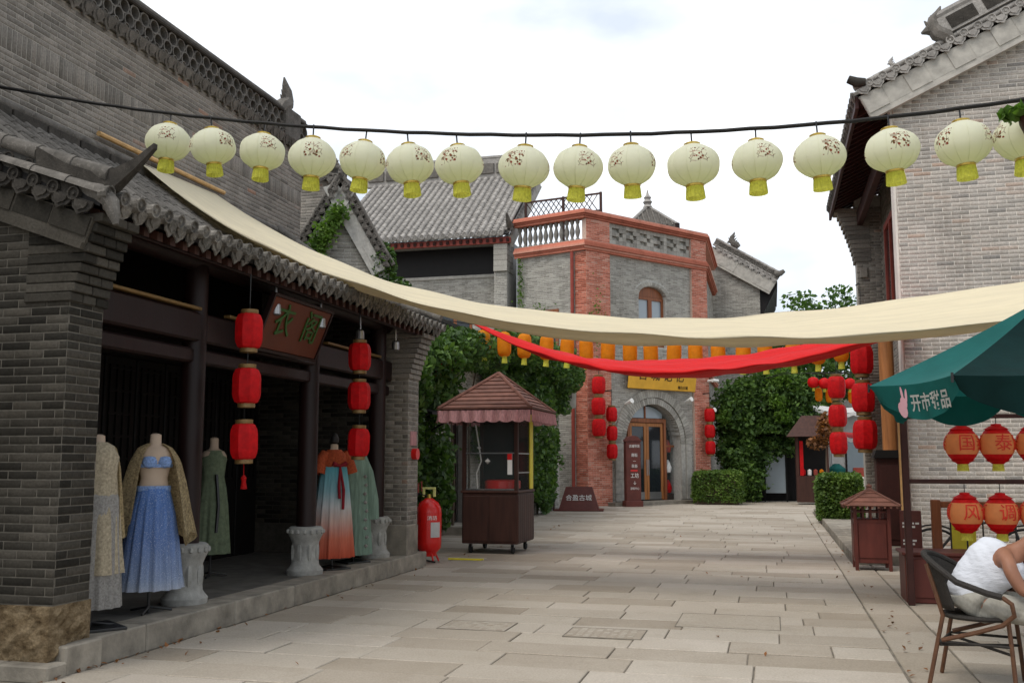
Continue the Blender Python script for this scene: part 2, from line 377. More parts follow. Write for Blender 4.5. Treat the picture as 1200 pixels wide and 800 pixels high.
# ------------------------------------------------------------------ brickwork
_bm = {}
def brick_mesh(mat, L_, H_, pr):
    k = (mat, round(L_, 3), round(H_, 3), pr)
    if k not in _bm:
        V, F = brick_np(np.array([[0, 0]]), np.array([L_]), np.array([H_]), pr)
        _bm[k] = npmesh('brick', V, F, mat)
    return _bm[k]
def brick_np(C, Ls, Hs, pr, c=.004):
    """bricks centred at C (u,z) in a wall plane y=0, front at y=-pr (local x=u, z=z)"""
    n = len(C); l = Ls/2; h = Hs/2; jit = nrs.uniform(-.0015, .0015, n)
    def ring(dl, y): return np.stack([np.stack([C[:, 0]+sx*(l-dl), np.broadcast_to(y, n), C[:, 1]+sz*(h-dl)], -1) for sx, sz in ((-1,-1),(1,-1),(1,1),(-1,1))], 1)
    V = np.concatenate([ring(0, np.full(n, .008)), ring(0, np.full(n, -pr+c)+jit), ring(c, np.full(n, -pr)+jit)], 1)
    q = [(8, 9, 10, 11)]
    for r in (0, 4): q += [(r+i, r+(i+1) % 4, r+4+(i+1) % 4, r+4+i) for i in range(4)]
    F = (np.array(q)[None]+np.arange(n)[:, None, None]*12).reshape(-1, 4); return V.reshape(-1, 3), F
def brick_wall(parent, O, U, width, z0, z1, mat, spans=None, single=0, bl=.24, bh=.053, j=.010, pr=.006, soldier=(), zmin=None):
    """courses of bricks over a mortar plane. spans(z) -> list of (u0,u1) that are wall. Individual bricks for the ones that show largest."""
    O = Vector(O); U = Vector(U).normalized(); N = Vector((U.y, -U.x, 0)); C = []; Ls = []; Hs = []
    z = z0; r = 0
    while z < z1-.02:
        sol = next((s for s in soldier if s[0] <= z < s[0]+.2), None)
        hh = .24 if sol else bh; ll = .06 if sol else bl
        if z+hh > z1: hh = z1-z
        sp = spans(z+hh/2) if spans else [(0, width)]
        for (a, b_) in sp:
            off = (0 if sol else ((r % 2)*.5*(bl+j)+((r*37) % 5)*.004))
            u = math.floor((a-off)/(ll+j))*(ll+j)+off
            while u < b_:
                p, q = max(u, a+.002), min(u+ll, b_-.002)
                if q-p > .03: C.append(((p+q)/2, z+hh/2)); Ls.append(q-p); Hs.append(hh)
                u += ll+j
        z += hh+j; r += 1
    C = np.array(C); Ls = np.array(Ls); Hs = np.array(Hs)
    P = np.array(O)[None]+C[:, :1]*np.array(U)[None]; P[:, 2] += C[:, 1]
    rz = math.atan2(U.y, U.x); pick = np.zeros(len(C), bool)
    if single:
        sc = []
        for i in range(len(C)):
            full = abs(Ls[i]-bl) < .002 or Ls[i] > .1
            q = scr(P[i]); sc.append(-1 if (not full or not inframe(P[i], 5)) else Ls[i]/q[2])
        order = np.argsort(-np.array(sc))[:single]
        for i in order:
            if sc[i] <= 0: continue
            pick[i] = True
            l_ = round(float(Ls[i]), 2) if abs(Ls[i]-bl) > .002 else bl
            inst(brick_mesh(mat, l_, float(Hs[i]), pr), 'brick', parent, Vector(P[i])-N*float(nrs.uniform(0, .0015)), (0, 0, rz), world=True)
    k = ~pick
    if k.any():
        V, F = brick_np(C[k], Ls[k], Hs[k], pr)
        W = V[:, :1]*np.array(U)[None]+V[:, 1:2]*(-np.array(N))[None]; W[:, 2] += V[:, 2]
        o = bpy.data.objects.new('brickwork', npmesh('brickwork', W, F, mat)); o.location = O-wloc(parent)
        put(o, parent, 'stuff')
# ------------------------------------------------------------------ leaves
def leaf_mesh(P, size, mat, name='foliage', up=.3, elong=1.5, droop=0.0, nrm=None):
    """one bent leaf (two quads) at every point of P"""
    P = np.asarray(P, float); n = len(P)
    d = nrs.normal(size=(n, 3)); d[:, 2] *= .6; d[:, 2] -= droop; d /= np.linalg.norm(d, axis=1, keepdims=True)
    w = nrs.normal(size=(n, 3)); w[:, 2] += up
    if nrm is not None: w = w*.55+nrm
    s_ = np.cross(d, w); s_ /= np.linalg.norm(s_, axis=1, keepdims=True)+1e-9; w = np.cross(s_, d)
    l = (size*nrs.uniform(.6, 1.3, n))[:, None]; b_ = l/elong/2
    V = np.stack([P-d*l*.5, P-d*l*.05+s_*b_+w*b_*.3, P+d*l*.5, P-d*l*.05-s_*b_+w*b_*.3], 1)
    # two triangles-pairs folded on the mid rib
    F = (np.array([[0, 1, 2], [0, 2, 3]])[None]+np.arange(n)[:, None, None]*4).reshape(-1, 3)
    return npmesh(name, V.reshape(-1, 3), F, mat)
def blob(c, r, n, shell=.55):
    d = nrs.normal(size=(n, 3)); d /= np.linalg.norm(d, axis=1, keepdims=True)
    rad = (shell+(1-shell)*nrs.uniform(0, 1, n)**.6)[:, None]
    return np.asarray(c)[None]+d*rad*np.asarray(r)[None]
# ================================================================== GROUND
g = MB().box(-300, 300, -40, 600, -.25, -.03).build('ground', 'earth', None, world=True, kind='structure')
pav = MB().box(-9, 9, 2.6, 56, -.029, -.014).build('pavement', 'paving_joint', None, world=True, kind='structure')
slab_me = {}
def slab_mesh(w, d):
    k = (round(w, 2), round(d, 2))
    if k not in slab_me: slab_me[k] = MB().cb(-w/2, w/2, -d/2, d/2, -.03, 0, .006).mesh('paving_slab', 'paving')
    return slab_me[k]
slabs = []     # cx, cy, w, d
def lay(x0, x1, y0, y1, rowd, lens, j=.007, alongy=False):
    y = y0; r = 0
    while y < y1-.05:
        d = min(rnd.choice(rowd), y1-y); x = x0; first = True
        while x < x1-.02:
            w = rnd.choice(lens)*(rnd.uniform(.35, .9) if first else 1); first = False
            if x1-(x+w) < .28: w = x1-x
            if alongy: slabs.append((y+d/2, x+w/2, d-j, w-j))
            else: slabs.append((x+w/2, y+d/2, w-j, d-j))
            x += w
        y += d; r += 1
LN = [.8, .9, .95, 1.0, 1.05, 1.15]
lay(-4.86, .87, 3.0, 13.6, [.46, .48, .50], LN)
lay(-6.55, .87, 13.6, 31.0, [.46, .48, .50], LN)
lay(-8.8, 4.6, 31.0, 55, [.5, .6], [.9, 1.1, 1.3])
lay(3.0, 15.4, .88, 1.33, [.45], [.8, 1.0, 1.2], alongy=True)
lay(15.4, 30.9, .88, 1.10, [.22], [.8, 1.0, 1.2], alongy=True)
lay(1.34, 8.4, 3.0, 15.4, [.42, .48, .55], LN)
covers = [(-2.66, 8.87, .62, .46), (-1.46, 8.77, .66, .46), (-.44, 9.7, .92, .80)]
slabs = [s for s in slabs if not any(abs(s[0]-c[0]) < s[2]/2+c[2]/2-.01 and abs(s[1]-c[1]) < s[3]/2+c[3]/2-.01 and c is None for c in covers)]
def score(s):
    p = (s[0], s[1], 0)
    if not inframe(p, 40): return 0
    d = scr(p)[2]; return s[2]*s[3]/d**3
sc = sorted(range(len(slabs)), key=lambda i: -score(slabs[i])); single = set(sc[:300]); rest = MB()
q2 = lambda v, s_: max(s_, round(v/s_)*s_)
for i, (x, y, w, d) in enumerate(slabs):
    dz = rnd.uniform(-.005, .004)
    if i in single:
        inst(slab_mesh(math.floor(w*100)/100, math.floor(d*100)/100), 'paving_slab', pav, (x, y, dz), (rnd.uniform(-.006, .006), rnd.uniform(-.004, .004), rnd.uniform(-.004, .004)), world=True)
    else: rest.cb(x-w/2, x+w/2, y-d/2, y+d/2, -.03, dz, .006)
rest.build('paving_slabs', 'paving', pav, world=True, kind='stuff')
# access covers let into the paving
for (x, y, w, d), lab in zip(covers, ('narrow patterned stone cover let into the paving beside the long dress shop', 'patterned stone cover in the paving between its narrower twin and the framed cover', 'wide framed inspection cover sunk in the middle of the alley paving')):
    r_ = root('inspection_cover', (x, y, 0), lab, 'cover')
    t = MB().box(-w/2, w/2, -d/2, d/2, -.01, .0045).build('plate', 'paving', r_)
    f = MB()
    for (a, b_, c_, e) in ((-w/2, w/2, -d/2-.01, -d/2), (-w/2, w/2, d/2, d/2+.01), (-w/2-.01, -w/2, -d/2-.01, d/2+.01), (w/2, w/2+.01, -d/2-.01, d/2+.01)): f.box(a, b_, c_, e, -.01, .006)
    f.build('frame', 'paving_joint', r_)
    m = MB(); k = .075 if w < .8 else .3
    nx = int(w/k); ny = int(d/k)
    for a in range(nx):
        for c_ in range(ny):
            if w < .8: m.box(-w/2+k*(a+.2), -w/2+k*(a+.85), -d/2+k*(c_+.2), -d/2+k*(c_+.85), .003, .0065)
    if w > .8:
        m.box(-w/2+.05, w/2-.05, -d/2+.05, d/2-.05, .004, .008); m.box(w*.15, w*.15+.02, -d/2, d/2, .004, .0085)
    m.build('raised_pattern', 'paving', r_)
# kerb of the right-hand terrace
terr = root('terrace', (1.12, 15.5, 0), 'low stone terrace with a light kerb along the pale brick building', 'terrace')
MB().box(1.32, 3.2, 15.5, 30, -.02, .125).build('platform', 'stone_kerb', terr, world=True)
y = 15.45
while y < 30:
    l_ = rnd.choice([1.1, 1.3, 1.5]); MB().cb(1.12, 1.325, y, y+l_-.012, -.02, .13, .012).build('kerb_stone', 'stone_kerb', terr, world=True); y += l_

# ================================================================== TILED ROOFS
def basis(A, Sv):
    A = Vector(A).normalized(); s_ = Vector(Sv).normalized(); n = A.cross(s_)
    if n.z < 0: n = -n
    return A, s_, n
def barrel_row(A, s_, n, length, r, seg, mat):
    m = MB(); k = max(1, round(length/seg)); dl = length/k
    for i in range(k):
        for t, rr in ((i*dl-.012, r*1.10),):
            t1 = (i+1)*dl; ring = []
            for tt, q in ((t, r*1.12), (t1, r*.95)):
                ring.append([s_*tt+A*(q*math.cos(a))+n*(q*math.sin(a)*1.05) for a in [math.pi*x/6 for x in range(7)]])
            vs = ring[0]+ring[1]; fs = [(x, x+1, 8+x, 7+x) for x in range(6)]+[(0, 1, 2, 3, 4, 5, 6)]
            m.add(vs, fs)
    return m.mesh('tile_row', mat, True, ang=50)
def pan_row(A, s_, n, length, w, seg, mat):
    m = MB(); k = max(1, round(length/seg*2)); dl = length/k
    for i in range(k):
        ring = []
        for tt, h in ((i*dl, .022), ((i+1)*dl, .002)):
            ring.append([s_*tt+A*(x*w/2)+n*(h+.02*x*x) for x in (-1, -.5, 0, .5, 1)])
        lip = [p-n*.02 for p in ring[0]]
        m.add(ring[0]+ring[1]+lip, [(x, x+1, 6+x, 5+x) for x in range(4)]+[(10+x, 11+x, x+1, x) for x in range(4)])
    return m.mesh('pan_tile_row', mat)
def drip_mesh(A, up, out, w, h, mat):
    """pointed lobed plate hanging under a pan tile"""
    pts = [(-1, .12), (-.98, -.25), (-.72, -.62), (-.42, -.72), (0, -1), (.42, -.72), (.72, -.62), (.98, -.25), (1, .12)]
    m = MB(); f = []; 
    for (x, z) in pts: f.append(A*(x*w/2)+up*(z*h)+out*(.012*(1-x*x)))
    m.prism(f, -out*.014)
    c = [A*(x*w/2*.62)+up*(z*h*.62-.08*h)+out*(.02) for (x, z) in pts]; m.prism(c, -out*.012)
    return m.mesh('drip_tile', mat)
def disc_mesh(A, up, out, r, mat):
    m = MB(); n = 12
    def ring(rr, o): return [A*(rr*math.cos(2*math.pi*k/n))+up*(rr*math.sin(2*math.pi*k/n))+out*o for k in range(n)]
    R_ = [ring(r, -.05), ring(r, .02), ring(r*.78, .02), ring(r*.74, .004), ring(r*.3, .004), ring(r*.22, .016)]
    vs = sum(R_, []); fs = [(i*n+k, i*n+(k+1) % n, (i+1)*n+(k+1) % n, (i+1)*n+k) for i in range(len(R_)-1) for k in range(n)]+[tuple(range((len(R_)-1)*n, len(R_)*n))]
    m.add(vs, fs); return m.mesh('eave_tile', mat)
def tile_roof(parent, E0, A, length, Sv, pitch=.18, r=.055, seg=.3, mat='tile_grey', drop=.11, dmat=None, deck='wood_black', ends=True, flip=False):
    E0 = Vector(E0); A, s_, n = basis(A, Sv); L_ = Vector(Sv).length; dmat = dmat or mat
    out = Vector((-s_.x, -s_.y, 0)).normalized(); up = Vector((0, 0, 1))
    MB().prism([E0, E0+A*length, E0+A*length+Vector(Sv), E0+Vector(Sv)], -n*.06).build('roof_deck', deck, parent, world=True)
    row = barrel_row(A, s_, n, L_, r, seg, mat); pan = pan_row(A, s_, n, L_, pitch, seg, mat)
    k = int(length/pitch)
    if ends:
        d = drip_mesh(A, (up*.93+out*.37).normalized(), out, pitch*.96, drop, dmat); e = disc_mesh(A, (up*.97+out*.2).normalized(), out, r*1.1, dmat)
    for i in range(k+1):
        p = E0+A*(i*pitch)
        inst(row, 'tile_row', parent, p+n*.028, world=True)
        if ends: inst(e, 'eave_tile', parent, p+n*.035+out*(.03+rnd.uniform(0, .02)), world=True)
        if i < k:
            inst(pan, 'pan_tile_row', parent, p+A*pitch/2+n*.004, world=True)
            if ends: inst(d, 'drip_tile', parent, p+A*(pitch/2+rnd.uniform(-.012, .012))+n*(.015+rnd.uniform(-.012, .008))+out*rnd.uniform(.0, .035), tuple(rnd.uniform(-.13, .13) for _ in range(3)), world=True)
def verge(parent, P0, Sv, out, pitch=.17, mat='tile_grey', rail=True, h=.22, panel='tile_carved', drop=.1, board=None, bw=.32, r=.05, railmat=None, back=.3, boardmat='plaster'):
    """gable edge: hanging ridge with round rails, scroll-ended tiles along the slope and a board below"""
    P0 = Vector(P0); Sv = Vector(Sv); s_ = Sv.normalized(); out = Vector(out).normalized(); n = s_.cross(out)
    if n.z < 0: n = -n
    L_ = Sv.length; k = int(L_/pitch); railmat = railmat or mat
    d = drip_mesh(s_, n, out, pitch*.98, drop, mat); e = disc_mesh(s_, n, out, r*1.05, mat)
    m = MB().tube([(0, 0, 0)]+[-out*back], r, 8).mesh('verge_tile', mat, True)
    for i in range(k):
        p = P0+s_*(pitch*(i+.5))
        inst(d, 'drip_tile', parent, p+out*.02, world=True)
        inst(e, 'eave_tile', parent, p+s_*pitch*.5+n*.03+out*.015, world=True)
        inst(m, 'verge_tile', parent, p+s_*pitch*.5+n*.03, world=True)
    if rail:
        nseg = max(2, int(L_/.32))
        def seg_rail(off, rr):
            mm = MB()
            for i in range(nseg):
                a = P0+n*off-out*.06+s_*(L_*i/nseg); b_ = P0+n*off-out*.06+s_*(L_*(i+1)/nseg+.01)
                mm.tube([a, b_], [rr*1.08, rr*.94], 10)
            return mm
        seg_rail(.075, .045).build('lower_rail', railmat, parent, True, True)
        if h > .12:
            MB().prism([P0+n*.1-out*.1, P0+n*(h)-out*.1, P0+n*h-out*.1+Sv, P0+n*.1-out*.1+Sv], out*.07).build('ridge_panel', panel, parent, world=True)
            sc_ = MB(); q = 0; step = .2
            while q*step < L_-.2:          # carved scrolls on the panel
                c0 = P0+s_*(.1+q*step)+n*((.1+h)/2)-out*.03
                pts = []
                for t in range(15):
                    a = t*.62+q; rr = (h-.1)*.44*(1-t/17); pts.append(c0+s_*(rr*1.4*math.cos(a))+n*(rr*math.sin(a)))
                sc_.tube(pts, .011, 5); q += 1
            sc_.build('carved_scrolls', 'tile_dark', parent, True, True)
            seg_rail(h+.04, .062).build('upper_rail', railmat, parent, True, True)
    if board:
        MB().prism([P0-n*.09-out*.03, P0-n*(.09+bw)-out*.03, P0-n*(.09+bw)-out*.03+Sv, P0-n*.09-out*.03+Sv], -out*.07).build('barge_board', boardmat, parent, world=True)
        kk = int(L_/board); jm = MB()
        for i in range(kk):
            a = P0-n*.10-out*(.027 if i % 2 else .016)+s_*(i*board+.012); b_ = s_*(board-.02)
            pm = MB(); pm.prism([a, a-n*(bw-.06), a-n*(bw-.06)+b_, a+b_], -out*.02).build('board_panel', boardmat, parent, world=True)
        MB().prism([P0-n*(.09+bw)-out*.0, P0-n*(.14+bw)-out*.0, P0-n*(.14+bw)-out*.0+Sv, P0-n*(.09+bw)-out*.0+Sv], -out*.1).build('moulding', boardmat, parent, world=True)
def corbel(parent, x, dx, y0, y1, z0, z1, proj, mat='brick_dark', k=9, back=.38):
    h = (z1-z0)/k
    for i in range(k):
        t = (i+1)/k
        p = proj*(.10 if i == 0 else (.06+.86*(t**1.35)) if i < k-1 else 1.0)
        ov = .012 if i in (0, k-1) else 0
        a, b_ = sorted((x+dx*p, x-dx*back))
        nb = 2 if i % 2 else 3
        w = (y1-y0+2*ov)/nb
        for q in range(nb): MB().cb(a, b_, y0-ov+q*w+.004, y0-ov+(q+1)*w-.004, z0+i*h+.004, z0+(i+1)*h-.004, .006).build('corbel_brick', mat, parent, world=True)

# ================================================================== LEFT: DRESS SHOP WITH OPEN VERANDA
SX = -4.95
shop = root('dress_shop', (-6.2, 9.8, 0), 'dark brick dress shop with open veranda, red columns and grey tiled eaves', 'shop')
# platform and plinths
MB().box(-7.4, -5.2, 6.3, 13.7, -.02, .195).build('platform', 'stone_floor', shop, world=True)
y = 6.1
for l_ in (1.0, 1.35, 1.2, 1.5, 1.25, 1.35):
    MB().cb(-5.22, -4.9, y, min(y+l_, 13.75)-.01, -.02, .2, .012).build('kerb_stone', 'stone_kerb', shop, world=True); y += l_
MB().cb(-5.25, -4.84, 5.9, 6.1, -.02, .1, .012).build('plinth', 'stone_kerb', shop, world=True)
MB().cb(-8.0, -5.26, 5.9, 6.5, -.02, .1, .012).build('plinth', 'stone_kerb', shop, world=True)
MB().cb(-5.25, -4.86, 6.105, 6.5, -.02, .199, .012).build('plinth', 'stone_kerb', shop, world=True)
def rough_block(x0, x1, y0, y1, z0, z1, name='base_stone'):
    m = MB(); nu = 10
    for (O, u, w, N) in (((x0, y0, z0), (x1-x0, 0, 0), (0, 0, z1-z0), (0, -1, 0)), ((x1, y0, z0), (0, y1-y0, 0), (0, 0, z1-z0), (1, 0, 0)), ((x0, y0, z1), (x1-x0, 0, 0), (0, y1-y0, 0), (0, 0, 1)), ((x0, y1, z0), (x1-x0, 0, 0), (0, 0, z1-z0), (0, 1, 0))):
        O, u, w, N = map(Vector, (O, u, w, N)); k = max(4, int(u.length/.045)); l_ = max(4, int(w.length/.045)); seed = rnd.uniform(0, 50)
        def fn(a, c, O=O, u=u, w=w, N=N, seed=seed):
            e = min(a*u.length, (1-a)*u.length, c*w.length, (1-c)*w.length); e = min(1, e/.05)
            p = O+u*a+w*c; q = p*6
            d = math.sin(q.x*1.7+q.y*2.3+seed)*math.sin(q.z*2.9+q.x)+.7*math.sin(q.z*5.1+q.y*3.7+seed*2)*math.sin(q.x*4.1+q.y*3.3)+.4*math.sin((q.x+q.y+q.z)*9.3)
            d = round(d*2.2)/2.2*.6+d*.4
            return p+N*((.018*d+.012)*e if abs(N.z) < .5 else 0)
        m.grid(fn, k, l_)
    m.build(name, 'sandstone', shop, world=True, label='rough yellow sandstone block at the foot of the brick pier')
rough_block(SX-.42, SX, 6.02, 6.46, .1, .48)
rough_block(SX-.95, SX-.43, 6.02, 6.46, .1, .475); rough_block(SX-1.6, SX-.96, 6.02, 6.46, .1, .48)
# near gable wall
RS1, RS2 = (-1.25, 0, .44), (-1.50, 0, 1.10)      # the roof is hollow: flat at the eaves, steep above
def rz_(x): return 3.38+(-4.66-x)*.352 if x > -5.91 else 3.82+(-5.91-x)*.733     # underside of the roof
def gable_body(y0, y1, zb, name, mat='mortar_dark', fmat=None):
    MB().prism([(-5.42, y0, zb), (-7.4, y0, zb), (-7.4, y0, rz_(-7.4)-.05), (-5.91, y0, rz_(-5.91)-.05), (-5.42, y0, rz_(-5.42)-.05)], (0, y1-y0, 0)).build(name, mat, shop, world=True)
    MB().prism([(SX, y0, zb), (-5.42, y0, zb), (-5.42, y0, rz_(-5.42)-.05), (SX, y0, rz_(SX)-.05)], (0, y1-y0, 0)).build('pier', fmat or mat, shop, world=True)
gw = None
gable_body(6.05, 6.43, .48, 'gable_wall')
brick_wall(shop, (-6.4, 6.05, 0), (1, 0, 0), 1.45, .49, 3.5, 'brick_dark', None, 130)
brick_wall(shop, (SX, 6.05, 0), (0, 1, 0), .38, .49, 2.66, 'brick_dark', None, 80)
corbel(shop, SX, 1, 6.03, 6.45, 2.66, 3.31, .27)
# far gable wall, its inner face is seen under the roof
gable_body(13.05, 13.45, .2, 'gable_wall', 'mortar_shade', 'mortar_brown')  # inner face painted darker as if shaded, end pier lighter as if lit
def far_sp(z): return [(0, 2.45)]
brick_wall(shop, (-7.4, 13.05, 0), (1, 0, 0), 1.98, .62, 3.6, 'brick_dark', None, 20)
brick_wall(shop, (-5.42, 13.05, 0), (1, 0, 0), .47, .62, 3.5, 'brick_brown', None, 40)
brick_wall(shop, (SX, 13.05, 0), (0, 1, 0), .4, .62, 2.66, 'brick_brown', None, 30)
MB().cb(SX-.6, SX+.012, 13.03, 13.47, .19, .61, .012).build('base_stone', 'stone_kerb', shop, world=True)
corbel(shop, SX, 1, 13.03, 13.47, 2.66, 3.31, .24, 'brick_brown')
# back wall with dark timber doors
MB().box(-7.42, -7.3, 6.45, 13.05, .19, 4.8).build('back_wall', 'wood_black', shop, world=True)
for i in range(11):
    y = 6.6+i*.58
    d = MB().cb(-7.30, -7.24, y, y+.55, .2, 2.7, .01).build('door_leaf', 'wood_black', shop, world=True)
    lm = MB()
    for q in range(4): lm.box(-7.24, -7.215, y+.06+q*.125, y+.085+q*.125, 1.25, 2.6)
    for q in range(6): lm.box(-7.24, -7.217, y+.05, y+.5, 1.25+q*.26, 1.275+q*.26)
    lm.build('lattice', 'wood_black', d, world=True)
# columns on carved drum bases
for y in (8.22, 10.66, 12.75):
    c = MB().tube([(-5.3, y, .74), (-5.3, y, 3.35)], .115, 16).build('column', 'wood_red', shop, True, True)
    pf = [(.235, .19), (.24, .25), (.205, .285), (.185, .31), (.172, .40), (.168, .48), (.178, .56), (.205, .62), (.225, .65), (.232, .69), (.225, .73), (.20, .745)]
    pf = [(r*.88, z) for r, z in pf]; dm = MB().lathe(pf, 20, (-5.3, y, 0))
    for k in range(16):
        a = k*math.pi/8; dm.lathe([(.0, .66), (.020, .672), (.024, .69), (.020, .708), (.0, .72)], 6, (-5.3+.202*math.cos(a), y+.202*math.sin(a), 0), caps=False)
    for k in range(8):
        a = k*math.pi/4; dm.lathe([(.0, .33), (.03, .37), (.035, .45), (.03, .53), (0, .57)], 6, (-5.3+.137*math.cos(a), y+.137*math.sin(a), 0), caps=False)
    dm.build('drum_base', 'stone_drum', c, True, True)
# lintels, purlins, rafters
MB().cb(-5.4, -5.2, 6.43, 13.05, 2.62, 2.90, .02).build('lintel', 'wood_red', shop, world=True)
MB().cb(-5.36, -5.24, 6.43, 13.05, 2.42, 2.56, .02).build('lintel', 'wood_red', shop, world=True)
MB().tube([(-5.3, 6.4, 3.42), (-5.3, 13.1, 3.42)], .11, 12).build('purlin', 'wood_red', shop, True, True)
MB().cb(-4.88, -4.82, 6.05, 13.5, 3.27, 3.38, .01).build('eave_board', 'wood_red', shop, world=True)
rm = MB().prism([(0, 0, 0), (0, 0, -.075), (-1.25, 0, -.075+1.25*.354), (-1.25, 0, 1.25*.354)], (0, .07, 0)).mesh('rafter', 'wood_brown')
for i in range(42): inst(rm, 'rafter', shop, (-4.74, 6.06+i*.178, rz_(-4.74)-.07), world=True)
for y, nm in ((7.3, 1), (9.5, 1), (11.75, 1)):
    MB().cb(-5.26, -5.18, y-.85, y+.85, 2.915, 2.945, .006).build('lintel_rail', 'gold_dull', shop, world=True)
tile_roof(shop, (-4.66, 5.98, 3.40), (0, 1, 0), 7.6, RS1, .18, .052, .32, 'tile_grey', .135, 'tile_weathered')
tile_roof(shop, (-5.91, 5.98, 3.84), (0, 1, 0), 7.6, RS2, .18, .052, .32, 'tile_grey', ends=False)
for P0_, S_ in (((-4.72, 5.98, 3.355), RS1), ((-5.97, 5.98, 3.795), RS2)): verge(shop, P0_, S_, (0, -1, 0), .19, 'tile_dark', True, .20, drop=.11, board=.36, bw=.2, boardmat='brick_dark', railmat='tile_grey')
for P0_, S_ in (((-4.72, 13.60, 3.355), RS1), ((-5.97, 13.60, 3.795), RS2)): verge(shop, P0_, S_, (0, 1, 0), .19, 'tile_grey', True, .20, drop=.11)
# upturned ridge end
hp = [(-5.0, 3.68, .14), (-4.75, 3.54, .135), (-4.55, 3.48, .115), (-4.38, 3.495, .085), (-4.22, 3.58, .045), (-4.08, 3.69, .022)]
hm = MB(); ring = []
for (x, z, h) in hp:
    x, z = x*1.05, 1.5+(z-1.5)*1.045
    ring.append([(x, 6.05-h*.45-.01, z-h*1.3), (x, 6.05+h*.45+.01, z-h*1.3), (x, 6.05+h*.5+.012, z+h*.4), (x, 6.05-h*.5-.012, z+h*.4)])
hm.add(sum(ring, []), [(i*4+k, i*4+(k+1) % 4, i*4+4+(k+1) % 4, i*4+4+k) for i in range(5) for k in range(4)]+[(3, 2, 1, 0), (20, 21, 22, 23)])
hm.build('upturned_ridge_end', 'tile_dark', shop, world=True)
hm = MB().tube([(-4.85, 6.04, 3.50), (-4.70, 6.02, 3.45), (-4.60, 6.0, 3.37), (-4.57, 6.0, 3.28), (-4.55, 6.0, 3.20)], [.07, .075, .06, .045, .02], 8); hm.build('corner_drip', 'tile_grey', shop, True, True)
# main ridge: courses with recessed panels
rg = MB().cb(-7.44, -7.26, 5.9, 13.6, 4.80, 4.90, .01); rg.build('ridge_course', 'tile_grey', shop, world=True)
for i in range(15): MB().cb(-7.40, -7.29, 5.94+i*.505, 6.42+i*.505, 4.90, 5.03, .008).build('ridge_panel', 'tile_dark', shop, world=True)
MB().tube([(-7.35, 5.9, 5.06), (-7.35, 13.6, 5.06)], .055, 10).build('ridge_cap', 'tile_grey', shop, True, True)
# small ceiling lamps
for y in (9.05, 10.1, 11.2, 12.4): MB().lathe([(.03, 0), (.05, -.02), (.055, -.12), (.035, -.13)], 10, (-4.9, y, 3.12)).tube([(-4.9, y, 3.35), (-4.9, y, 3.1)], .012, 6).build('eave_lamp', 'metal_grey', shop, True, True)

# ================================================================== TALL BRICK WALL BEHIND THE SHOP
TX = -7.5
tall = root('tall_brick_house', (-9, 9, 0), 'tall brown brick house side with openwork tile parapet above the dress shop', 'house')
MB().box(-10.5, TX, 2.5, 14.6, 0, 6.62).build('wall', 'mortar_brown', tall, world=True)
brick_wall(tall, (TX, 2.5, 0), (0, 1, 0), 12.1, 4.7, 6.6, 'brick_brown', None, 280, soldier=((5.66, 1),))
# parapet: drip course, ring tiles, coping
MB().cb(TX-.2, TX+.05, 2.5, 14.65, 6.605, 6.66, .01).build('string_course', 'tile_grey', tall, world=True)
A = Vector((0, 1, 0)); o_ = Vector((1, 0, 0)); up = Vector((0, 0, 1))
dm = drip_mesh(A, (up*.9+o_*.43).normalized(), o_, .20, .17, 'tile_grey'); em = disc_mesh(A, up, o_, .05, 'tile_grey')
for i in range(42):
    y = 6.3+i*.2
    inst(dm, 'drip_tile', tall, (TX+.10, y, 6.70), world=True); inst(em, 'eave_tile', tall, (TX+.07, y+.1, 6.73), world=True)
MB().cb(TX-.1, TX+.06, 2.5, 14.65, 6.70, 6.76, .01).build('parapet_base', 'tile_grey', tall, world=True)
def ring_unit(r, t):
    m = MB(); n = 12
    for (r0, r1) in ((r, r-t),):
        vs = []
        for x in (-.06, .06):
            for rr in (r0, r1): vs += [(x, rr*math.cos(2*math.pi*k/n), rr*math.sin(2*math.pi*k/n)) for k in range(n)]
        fs = []
        for k in range(n):
            q = (k+1) % n; fs += [(k, q, n+q, n+k), (2*n+k, 3*n+k, 3*n+q, 2*n+q), (k, 2*n+k, 2*n+q, q), (n+k, n+q, 3*n+q, 3*n+k)]
        m.add(vs, fs)
    return m.mesh('ring_tile', 'tile_grey', True, ang=50)
rmh = ring_unit(.098, .022)
for i in range(42):
    y = 6.3+i*.2
    for z, oy in ((6.86, 0), (7.0, .1)): inst(rmh, 'ring_tile', tall, (TX-.02+rnd.uniform(-.004, .004), y+oy, z), (rnd.uniform(-.05, .05), 0, 0), world=True)
MB().box(TX-.14, TX-.10, 2.5, 14.6, 6.7, 7.1).build('parapet_back', 'tile_carved', tall, world=True)
MB().cb(TX-.12, TX+.08, 2.5, 14.65, 7.09, 7.15, .015).build('parapet_cap', 'tile_dark', tall, world=True)
MB().tube([(TX-.02, 2.5, 7.18), (TX-.02, 14.65, 7.18)], .06, 10).build('coping', 'tile_grey', tall, True, True)
